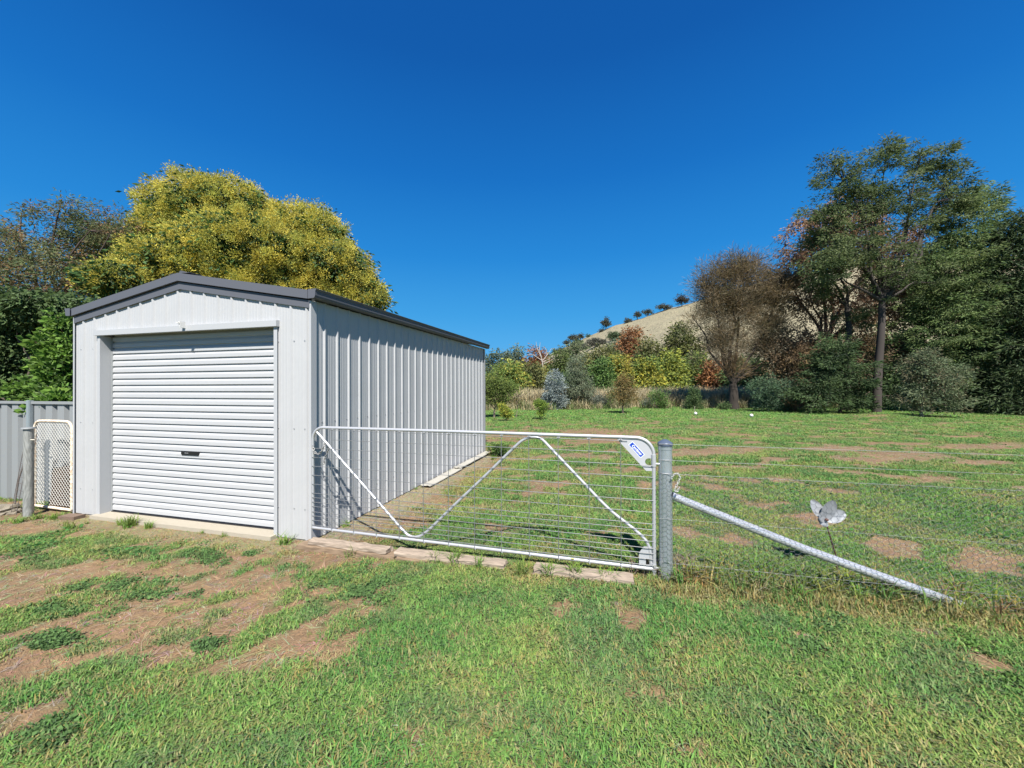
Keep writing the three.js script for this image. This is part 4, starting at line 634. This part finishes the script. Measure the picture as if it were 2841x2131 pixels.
// ── wood between the lawn and the hill
const wl = { n: 34, per: 30, cr: .55, len: .32, wid: .13, shell: .45, dir: -.1, wob: .25 };
const woodTrees = [ // [px, top, half width, bottom, depth, colours, name, label]
  [1410, 1018, 48, 1120, 33, [[.182, .266, .056], [.140, .224, .056], [.364, .350, .070]], 'rain_tree', 'green tree with yellowing tips seen right of the shed corner'],
  [1470, 1020, 36, 1125, 36, C.olive, 'scrub_tree', 'dull olive tree right of the tree with yellowing tips'],
  [1505, 1025, 26, 1125, 38, [[.266, .238, .056], [.140, .196, .056], [.196, .224, .056]], 'scrub_tree', 'olive and yellow tree directly left of the silver shrub'],
  [1375, 985, 34, 1110, 64, C.gum, 'gum_tree', 'dull green gum peeping over the trees right of the shed roof'],
  [1412, 985, 30, 1110, 70, C.gum, 'gum_tree', 'distant gum between the shed roof and the rust brown crown'],
  [1437, 972, 24, 1110, 60, C.gum, 'gum_tree', 'taller dark gum left of the rust brown crown'],
  [1490, 970, 30, 1090, 56, C.rust, 'withered_tree', 'rust brown tree beneath the bare white branches'],
  [1555, 985, 34, 1100, 48, [[.126, .168, .049], [.105, .140, .049]], 'scrub_tree', 'dark olive tree behind the silver shrub'],
  [1600, 962, 40, 1100, 58, [[.140, .175, .084], [.168, .196, .098]], 'gum_tree', 'feathery green tree at the foot of the hill behind the gum sapling'],
  [1672, 970, 56, 1100, 44, C.olive, 'scrub_tree', 'wide flat topped olive tree in the middle of the wood'],
  [1668, 1010, 32, 1110, 36, C.mid, 'rain_tree', 'deep green tree under the wide olive one'],
  [1716, 992, 36, 1110, 38, [[.336, .322, .063], [.154, .224, .056], [.420, .364, .070]], 'rain_tree', 'green tree with golden top behind the brown leaved tree'],
  [1752, 912, 36, 1060, 58, C.rust, 'withered_tree', 'tall rust brown tree standing against the dry hill'],
  [1715, 945, 30, 1060, 66, C.gum, 'gum_tree', 'grey green gum left of the tall rust brown tree'],
  [1800, 950, 40, 1080, 52, C.olive, 'scrub_tree', 'olive tree right of the tall rust brown tree'],
  [1892, 905, 48, 1080, 50, [[.119, .133, .039], [.140, .147, .042], [.098, .119, .042]], 'scrub_tree', 'tall dark olive tree against the dry hill'],
  [1796, 1000, 34, 1110, 36, [[.420, .392, .063], [.154, .224, .056], [.336, .336, .063]], 'rain_tree', 'yellow blossoming round tree above the fresh green bush'],
  [1856, 985, 38, 1110, 37, [[.336, .364, .063], [.140, .210, .056], [.238, .280, .056]], 'rain_tree', 'yellow green round tree right of the yellow blossoming one'],
  [1938, 988, 40, 1110, 39, [[.238, .280, .063], [.140, .196, .056], [.084, .126, .042]], 'rain_tree', 'lime topped dark tree left of the brown feathery tree'],
  [1985, 1010, 34, 1120, 36, C.rust, 'withered_tree', 'low rust brown tree behind the forked trunk'],
  [2075, 1000, 60, 1120, 34, C.dark, 'scrub_tree', 'dark tree behind the forked trunk of the brown feathery tree'],
  [1580, 1040, 30, 1125, 40, C.dark, 'scrub_tree', 'dark low tree between the silver shrub and the gum sapling'],
  [1730, 1050, 44, 1125, 40, C.dark, 'scrub_tree', 'dark shaded tree behind the brown leaved tree'],
  [1880, 1050, 50, 1125, 41, C.dark, 'scrub_tree', 'dark shaded undergrowth tree above the dry grass left of the cone shaped shrub'],
  [2620, 960, 90, 1120, 30, C.dark, 'scrub_tree', 'dark tree filling the gap behind the broad tree'],
  [2480, 930, 80, 1120, 29, C.dark, 'scrub_tree', 'green tree filling the gap behind the trunk of the tallest wattle'],
  [2370, 960, 60, 1120, 32, C.brown, 'scrub_tree', 'brownish tree behind the slimmer wattle trunk'],
  [2240, 980, 70, 1120, 31, C.olive, 'scrub_tree', 'olive tree behind the thicket of brown twigs'],
];
woodTrees.forEach(([px, top, hw, bot, d, cols, name, label], i) => {
  top -= 13; hw *= 1.18; const h = bot - top, y = top + h * .5, k = 2600 / d / d;
  tree({ name, label, d, base: [px, 1071 + F * EYE / d], seed: 300 + i, foot: 0, group: WOOD, blobs: [[px, top + h * .22, hw * .68, h * .22], [px - hw * .38, top + h * .45, hw * .62, h * .25], [px + hw * .4, top + h * .48, hw * .6, h * .26, -.6], [px, top + h * .74, hw * .95, h * .26, -.4]], trunk: { r: .16, twigs: 16, col: [.09, .075, .06] }, leaf: { ...wl, n: 54, per: 24, cr: .30 + d * .006, len: .10 + d * .0045, wid: .05 + d * .0018, cols: cols.map(c => c.map(q => q * 1.25)) } });
});
// bare white dead tree
{
  const d = 54, p = P(1505, 1071, d), o = thing('dead_tree', 'bare bleached dead tree with white branches over the rust brown crown', 'tree', [p.x, 0, p.z]), r = rng(411), at = (x, y) => P(x, y, d).sub(V(p.x, 0, p.z)), gs = [];
  gs.push(limb([V(0, 0, 0), at(1508, 1030), at(1503, 995)], .13, .08, 6));
  for (const q of [[[1503, 995], [1490, 965], [1487, 948]], [[1503, 995], [1496, 970], [1499, 950]], [[1506, 1000], [1518, 985], [1530, 968], [1545, 966]], [[1506, 1005], [1525, 995], [1542, 980]], [[1503, 1000], [1480, 985], [1462, 984]], [[1508, 1010], [1530, 1000], [1542, 985]], [[1518, 985], [1516, 970], [1508, 962]]]) gs.push(limb(q.map(([x, y]) => at(x, y)), .065, .02, 5));
  part('trunk', merge(gs), mat(.46, .42, .38, .9), o);
}
// trees and scrub on the hill
{
  const mk = (px, py, rx, ry, cols, name, label, seed, twigs = 20) => {
    // find the spot on the hill under the crown
    const fy = py + ry; let bt = 0, bd = 1e9; for (let t = .02; t <= 1; t += .01) { const p = hillPoint(px, t), q = p.clone().sub(camera.position).applyQuaternion(camera.quaternion.clone().invert()), y = CY - q.y / -q.z * F; if (Math.abs(y - fy) < bd) { bd = Math.abs(y - fy); bt = t; } }
    const at = hillPoint(px, bt), d = -at.z, k = d / 40;
    tree({ name, label, d, at: V(at.x, 0, at.z), foot: at.y - .3, seed, group: 'trees and scrub on the hill', base: [px, fy], blobs: [[px, py - ry * .25, rx * .7, ry * .6], [px - rx * .4, py, rx * .6, ry * .5], [px + rx * .4, py + ry * .05, rx * .6, ry * .5], ...(twigs ? [] : [[px, py + ry * .4, rx, ry * .55]])], trunk: { r: .10 + .0007 * d, fork: [px, fy - ry * .5], twigs: 8, col: [.07, .06, .055] }, leaf: { n: 330, per: 14, cr: .012 * d * .30, len: .0032 * d, wid: .0016 * d, shell: .15, wob: .55, cols } });
  };
  const g = [[.10, .11, .08], [.12, .13, .09], [.085, .095, .07]], gr = [[.10, .15, .068], [.085, .13, .06]], sg = [[.17, .17, .13], [.145, .15, .12]];
  mk(1681, 897, 14, 18, g, 'ridge_gum', 'round gum standing alone lowest of the spaced trees on the skyline', 501);
  mk(1742, 889, 10, 7, g, 'ridge_gum', 'low clump of scrub on the skyline between two gums', 502, 0);
  mk(1768, 873, 9, 13, g, 'ridge_gum', 'small upright gum on the skyline next to a leaning one', 503);
  mk(1796, 866, 15, 11, g, 'ridge_gum', 'leaning gum on the skyline right of the small upright one', 504);
  mk(1842, 852, 23, 11, g, 'ridge_gum', 'wide spreading gum on the skyline left of the brown feathery tree', 505);
  mk(1892, 832, 18, 20, [[.09, .08, .065], [.075, .07, .06]], 'ridge_gum', 'greyish gum on the skyline touching the brown feathery tree', 506);
  mk(1590, 938, 14, 14, g, 'ridge_gum', 'gum with open crown at the low end of the skyline', 507);
  mk(1610, 934, 9, 13, g, 'ridge_gum', 'narrow gum in the group at the low end of the skyline', 508);
  mk(1572, 950, 10, 9, g, 'ridge_gum', 'lowest gum of the group at the low end of the skyline', 509);
  mk(1603, 948, 18, 7, gr, 'hill_scrub', 'green scrub under the group of skyline gums', 510, 0);
  mk(1632, 931, 5, 5, gr, 'hill_scrub', 'tiny green bush on the skyline right of the gum group', 511, 0);
  mk(1655, 948, 32, 14, sg, 'hill_scrub', 'grey scrub on the lower slope of the hill', 512, 0);
  mk(1705, 930, 22, 16, gr, 'hill_scrub', 'green scrub clump on the slope left of the tall rust brown tree', 513, 0);
  mk(1620, 962, 36, 10, sg, 'hill_scrub', 'strip of grey scrub at the foot of the bare slope', 514, 0);
  mk(1560, 975, 30, 12, [[.10, .115, .055], [.09, .10, .05]], 'hill_scrub', 'olive scrub where the slope meets the wood', 515, 0);
  mk(1765, 920, 10, 6, gr, 'hill_scrub', 'small green bush on the slope above the rust brown tree', 516, 0);
  mk(1668, 917, 7, 5, g, 'hill_scrub', 'small dark bush below the lone round gum', 517, 0);
}
console.log('trees done');

// ───────────────────────── grasses (uncountable: stuff)
function tuft(n, h, w, spread, lean, seed, bendy = .5, even = false) { // one tuft of bent blades
  const r = rng(seed), pos = [], col = [], idx = [];
  for (let i = 0; i < n; i++) {
    const a = r() * 6.2832, x = (r() - .5) * spread, z = (r() - .5) * spread, H = h * (.55 + r() * .75), W = w * (.7 + r() * .6), le = lean * (.3 + r()), dx = Math.cos(a), dz = Math.sin(a), sx = -dz * W / 2, sz = dx * W / 2, o = pos.length / 3, tw = (r() - .5) * W;
    const up1 = H * (.62 - le * .25), up2 = H * (1 - le * bendy);
    pos.push(x - sx, -.004, z - sz, x + sx, -.004, z + sz, x + dx * le * H * .4 - sx * .85, up1, z + dz * le * H * .4 - sz * .85, x + dx * le * H * .4 + sx * .85 + tw * .3, up1 + tw * .4, z + dz * le * H * .4 + sz * .85, x + dx * le * H * 1.15, Math.max(.004, up2), z + dz * le * H * 1.15);
    const s = r(), c = !even && s < .17 ? [1.9, 1.25, 1.75] : !even && s < .28 ? [1.5, 1.12, 1.05] : (v => [v * (1 + (r() - .5) * .12), v, v * (1 - (r() - .5) * .16)])(.78 + r() * .44); for (let k = 0; k < 5; k++) col.push(...c);
    idx.push(o, o + 1, o + 3, o, o + 3, o + 2, o + 2, o + 3, o + 4);
  }
  const g = new THREE.BufferGeometry(); g.setAttribute('position', new THREE.Float32BufferAttribute(pos, 3)); g.setAttribute('color', new THREE.Float32BufferAttribute(col, 3)); g.setIndex(idx); g.computeVertexNormals(); return g;
}
const grassMat = new THREE.MeshPhysicalMaterial({ color: rgb(.86, .86, .86), vertexColors: true, roughness: 1, transmission: .30, thickness: 0, side: THREE.DoubleSide, specularIntensity: .4 });
function scatter(name, label, category, geos, list) { // list of [x, y, z, scale, scaleY, turn, color, variant]
  geos.forEach((g, v) => {
    const mine = list.filter(q => q[7] % geos.length === v); if (!mine.length) return;
    const m = new THREE.InstancedMesh(g, grassMat, mine.length), M4 = new THREE.Matrix4(), q = new THREE.Quaternion(), e = new THREE.Euler(), c = new THREE.Color();
    mine.forEach((t, i) => { e.set((t[8] ?? 0), t[5], (t[9] ?? 0)); q.setFromEuler(e); M4.compose(V(t[0], t[1], t[2]), q, V(t[3], t[4], t[3])); m.setMatrixAt(i, M4); m.setColorAt(i, c.setRGB(...t[6])); });
    m.name = numbered(name); tag(m, label, category, null, 'stuff'); scene.add(m);
  });
}
const insideShed = (x, z) => { const [r, b] = shedLocal(x, z); return r < .03 && r > -SW - .03 && b > -.005 - (r > DL - .05 && r < DR + .03 ? .09 : 0) && b < SL + .03; };
const mixc = (a, b, t) => [lerp(a[0], b[0], t), lerp(a[1], b[1], t), lerp(a[2], b[2], t)];
{
  const r = rng(900), list = [], weeds = [];
  const GREEN = [.155, .305, .068], LUSH = [.105, .265, .058], YEL = [.215, .305, .075], STRAW = [.42, .36, .17], ORANGE = [.38, .28, .10], BLUE = [.105, .215, .075];
  // rings of distance: [near, far, tufts per m2, size]
  for (const [d0, d1, dens, size] of [[.7, 1.25, 1900, 1.1], [1.25, 2.6, 2700, 1.05], [2.6, 4.2, 2300, 1.02], [4.2, 7, 1100, 1.3], [7, 11, 480, 1.7], [11, 17, 200, 2.2], [17, 27.5, 80, 2.9]]) {
    const xl = d => -1.42 * d - 1.1, xr = d => 1.42 * d + 1.1, area = (1.42 * (d1 * d1 - d0 * d0)) + 2.2 * (d1 - d0), n = area * dens | 0;
    for (let i = 0; i < n; i++) {
      const d = Math.sqrt(lerp(d0 * d0, d1 * d1, r())), x = lerp(xl(d), xr(d), r()), z = -d; if (insideShed(x, z)) continue;
      const [sr, sb] = shedLocal(x, z); if (sr < 0 && sb > 1.2 && x / d < -.09) continue;
      const b = bare(x, z), u = r(); if (u < sstep(.28, .72, b) * (d > 11 ? .85 : .985)) continue;
      const dr = dryness(x, z), lu = lush(x, z), thin = sstep(.1, .6, b);
      let c = mixc(GREEN, LUSH, sstep(.45, .85, lu)); c = mixc(c, YEL, sstep(.45, .1, lu) * .7); if (d > 7.5) c = mixc(c, [.12, .34, .05], .45 * sstep(7.5, 18, d) * (1 - dr)); const bl = sstep(.22, .5, n2(x * 1.3 + 70, z * 1.3)); c = mixc(c, BLUE, bl * .6); let sk = clamp((r() < dr * .75 ? .85 : .10 * dr) + (r() < .09 ? .7 : 0)); c = mixc(c, r() < .5 ? STRAW : ORANGE, sk); if (r() < thin * .4) { c = mixc(c, STRAW, .7); sk = 1; }
      const v = .78 + r() * .44, s = size * (.7 + r() * .6) * (1 - .3 * thin), [fs, fc] = fenceDist(x, z), tall = fs > -.1 && Math.abs(fc) < .22 ? 1.5 + r() * .9 : 1;
      list.push([x, G(x, z), z, s, s * lerp(.65, 1.05, lu) * tall * (d > 8 ? .75 : 1), r() * 6.2832, c.map(q => q * v), sk > .4 ? 5 + ((r() * 2) | 0) : (r() * 5) | 0, (r() - .5) * .3, (r() - .5) * .3]);
    }
  }
  const geos = [0, 1, 2, 3, 4, 5, 6].map(k => tuft(11, .034, .0052, .075, .75 + .14 * (k % 5), 700 + k, .45, k > 4));
  scatter('lawn_grass', 'short patchy turf of green and straw coloured blades', 'grass', geos, list);
  console.log('grass tufts', list.length);
  // tufts of longer grass: along the slab, the timbers, the fence line and the shed wall
  const long = [], addL = (x, z, s, c, n = 1) => { for (let k = 0; k < n; k++) { const px = x + gauss(r) * .05 * s, pz = z + gauss(r) * .05 * s; if (!insideShed(px, pz)) long.push([px, G(px, pz), pz, s * (.7 + r() * .6), s * (.6 + r() * .7), r() * 6.28, c.map(q => q * (.8 + r() * .4)), (r() * 3) | 0]); } };
  for (const [px, py, s, n] of [[360, 1462, 1.2, 10], [420, 1465, .9, 6], [330, 1458, .8, 4], [620, 1490, .6, 4], [715, 1497, .7, 4], [770, 1495, 1.0, 6], [790, 1510, 1.1, 5], [110, 1440, .8, 6], [150, 1442, .8, 6], [190, 1470, .9, 8], [60, 1450, .8, 5], [975, 1545, .9, 5], [1210, 1560, 1, 6], [1260, 1565, 1, 6], [1330, 1572, .9, 5], [1450, 1590, 1, 6], [1520, 1595, 1, 7], [1590, 1600, 1, 7], [1680, 1610, .9, 5], [955, 1463, .8, 4], [1155, 1358, .7, 3], [1242, 1312, .9, 4], [1030, 1418, .6, 3], [905, 1480, .7, 4], [1385, 1290, 1.1, 6], [1370, 1275, 1, 5], [1400, 1260, 1.2, 7], [240, 1455, .5, 3], [560, 1482, .5, 3]]) { const g = ground(px, py); addL(g.x, g.z, s, [.17, .28, .05], n); }
  for (let k = 0; k < 420; k++) { const s = -.05 + r() * 4.2, p = FP.clone().addScaledVector(FD, s).addScaledVector(V(-FD.z, 0, FD.x), gauss(r) * .16 - .02), q = r(); addL(p.x, p.z, .8 + r() * .7, q < .45 ? [.13, .25, .05] : q < .7 ? [.24, .28, .06] : q < .88 ? [.34, .28, .13] : [.33, .23, .08]); }
  for (let k = 0; k < 90; k++) { const g = ground(1850 + gauss(r) * 60, 1592 + gauss(r) * 16); addL(g.x, g.z, .9 + r() * .5, r() < .75 ? [.31, .26, .18] : [.20, .26, .06]); }
  scatter('long_grass', 'longer grass tufts along the slab, timbers and fence line', 'grass', [0, 1, 2].map(k => tuft(12, .12, .0055, .05, .75, 760 + k, .5, true)), long);
  // broad leaved weeds in the turf
  const leaf = seed => { const q = rng(seed), L = new Leaves(); for (let i = 0; i < 16; i++) { const a = q() * 6.28, rr = q() * .05, x = Math.cos(a) * rr, z = Math.sin(a) * rr, v = .8 + q() * .4, dl = Math.hypot(1, .35); L.add(x, .004 + q() * .020, z, Math.cos(a + gauss(q)) / dl, .5 / dl * (q() - .3), Math.sin(a + gauss(q)) / dl, .014 + q() * .014, .011 + q() * .009, .15, [v, v, v], q); } return L.geo(); };
  const spots = [[1010, 1625, 150, 48, 420], [560, 1525, 70, 24, 90], [590, 1555, 60, 16, 60], [300, 1630, 120, 26, 150], [220, 1690, 150, 26, 170], [470, 1650, 90, 14, 70], [160, 1780, 70, 24, 90], [560, 1790, 60, 14, 60], [130, 2030, 60, 40, 90], [700, 1545, 40, 14, 40], [1350, 2060, 90, 40, 160], [2720, 1770, 70, 34, 120], [2800, 1730, 50, 26, 70], [2790, 1905, 60, 26, 70], [2300, 1730, 70, 24, 70], [2240, 1800, 40, 16, 40], [1620, 1655, 110, 24, 120], [1180, 1640, 160, 40, 160], [1360, 1650, 120, 30, 110], [80, 1530, 110, 34, 160], [330, 1530, 120, 26, 110]];
  for (const [px, py, rx, ry, n] of spots) for (let k = 0; k < n * 1.1; k++) { const g = ground(px + gauss(r) * rx, py + gauss(r) * ry); if (insideShed(g.x, g.z) || n2(g.x * 3.1, g.z * 3.1) + .6 * n2b(g.x * 9, g.z * 9) < -.05 + r() * .35) continue; const v = .7 + r() * .6, lime = py > 1600 && px > 1100 && px < 1500 ? .5 : px > 2600 ? .7 : 0, c = mixc([.115, .215, .066], [.16, .30, .055], lime); weeds.push([g.x, g.y, g.z, .6 + r() * .5, .5 + r() * .9, r() * 6.28, c.map(q => q * v), (r() * 3) | 0]); }
  for (let k = 0; k < 3500; k++) { const d = 3 + r() * 9, x = (r() * 2 - 1) * 1.4 * d, z = -d; if (insideShed(x, z) || bare(x, z) > .5 || n2(x * .9 + 20, z * .9) < .25) continue; const [sr, sb] = shedLocal(x, z); if (sr < 0 && sb > 0) continue; const v = .8 + r() * .4; weeds.push([x, G(x, z), z, 1 + r() * .8, 1 + r(), r() * 6.28, [.075 * v, .20 * v, .05 * v], (r() * 3) | 0]); }
  scatter('ground_weeds', 'patches of broad leaved dark green weeds in the turf', 'weeds', [leaf(1), leaf(2), leaf(3)], weeds);
  // leaf litter and straw on the bare soil along the shed
  const lit = []; for (let k = 0; k < 4200; k++) { const t = r() * SL, o = .04 + Math.abs(gauss(r)) * .35, p = SC.clone().addScaledVector(SB, t).addScaledVector(SR, o); lit.push([p.x, G(p.x, p.z) + .002, p.z, .8 + r() * .8, .25, r() * 6.28, [.42, .35, .22].map(q => q * (.7 + r() * .6)), (r() * 2) | 0]); }
  for (let k = 0; k < 1500; k++) { const p = SC.clone().addScaledVector(SR, -r() * SW).addScaledVector(SB, -.09 - Math.abs(gauss(r)) * .22); lit.push([p.x, G(p.x, p.z) + .002, p.z, .7 + r() * .6, .3, r() * 6.28, [.40, .33, .18].map(q => q * (.7 + r() * .6)), (r() * 2) | 0]); }
  for (let k = 0; k < 60000 && lit.length < 13000; k++) { const d = Math.sqrt(lerp(2.4, 90, r())), x = (r() * 2 - 1) * 1.4 * d, z = -d; if (insideShed(x, z) || x / d < -1.35) continue; const [sr, sb] = shedLocal(x, z); if (sr < 0 && sb > .3) continue; if (bare(x, z) < .45) continue; const gr = r() < .12; lit.push([x, G(x, z) + .002, z, .5 + r() * .6, gr ? .5 : .22, r() * 6.28, (gr ? [.16, .24, .07] : [.42, .34, .21]).map(q => q * (.7 + r() * .6)), (r() * 2) | 0]); }
  scatter('straw_litter', 'dead straw and sparse sprouts lying on the bare soil', 'straw', [tuft(7, .05, .0045, .09, 1.7, 801, .9, true), tuft(7, .05, .0045, .09, 1.9, 802, .9, true)], lit);
  // yellow dandelion heads
  const dg = new THREE.ConeGeometry(.014, .008, 10, 1); dg.rotateX(Math.PI);
  const fg = ground(1589, 1580); { const o = thing('dandelion', 'single yellow dandelion flower in the grass by the gate timber', 'flower', [fg.x, fg.y, fg.z]); part('flower_head', dg.clone().scale(1.3, 1.2, 1.3).translate(0, .085, 0), mat(.75, .6, .02, .8), o); part('stalk', rod(V(0, -.02, 0), V(0, .083, 0), .0022), mat(.14, .22, .05), o); }
  // tall dry grass between lawn and wood
  const dry = []; for (let k = 0; k < 9000; k++) { const d = 26.3 + r() * 7, px = 1330 + r() * 1000, p = P(px, 1071, d), z = p.z, x = p.x; const v = .75 + r() * .5; dry.push([x, G(x, z), z, 1.1 + r() * .7, (.55 + r() * .55) * (1 + .25 * n2(x * .5, z * .5)), r() * 6.28, [.50 * v, .43 * v, .26 * v], (r() * 3) | 0]); }
  for (let k = 0; k < 1500; k++) { const d = 24 + r() * 2.6, px = 1330 + r() * 1000, p = P(px, 1071, d); if (n2(p.x * .6, p.z) < .15) continue; const v = .75 + r() * .5; dry.push([p.x, G(p.x, p.z), p.z, 1, .3 + r() * .3, r() * 6.28, r() < .6 ? [.44 * v, .38 * v, .22 * v] : [.14 * v, .2 * v, .06 * v], (r() * 3) | 0]); }
  scatter('tall_dry_grass', 'band of tall dry straw coloured grass below the wood', 'grass', [0, 1, 2].map(k => tuft(14, 1.1, .03, .35, .28, 820 + k, .3, true)), dry);
}
// leafy weed by the far shed corner
{ const g = ground(1384, 1266), o = thing('leafy_weed', 'dark leafy weed clump beside the far corner of the shed', 'plant', [g.x, g.y, g.z]), L = new Leaves(); fillBlob(L, { c: V(0, .13, 0), r: V(.2, .12, .16), clumps: 60, per: 12, cr: .06, len: .09, wid: .022, cols: C.mid, shell: .2, dir: .2, floor: .01 }, rng(950)); part('foliage', L.geo(), leafMat, o); }

scene.traverse(o => { if (o.isMesh) { o.castShadow = true; o.receiveShadow = true; } });
renderer.render(scene, camera);
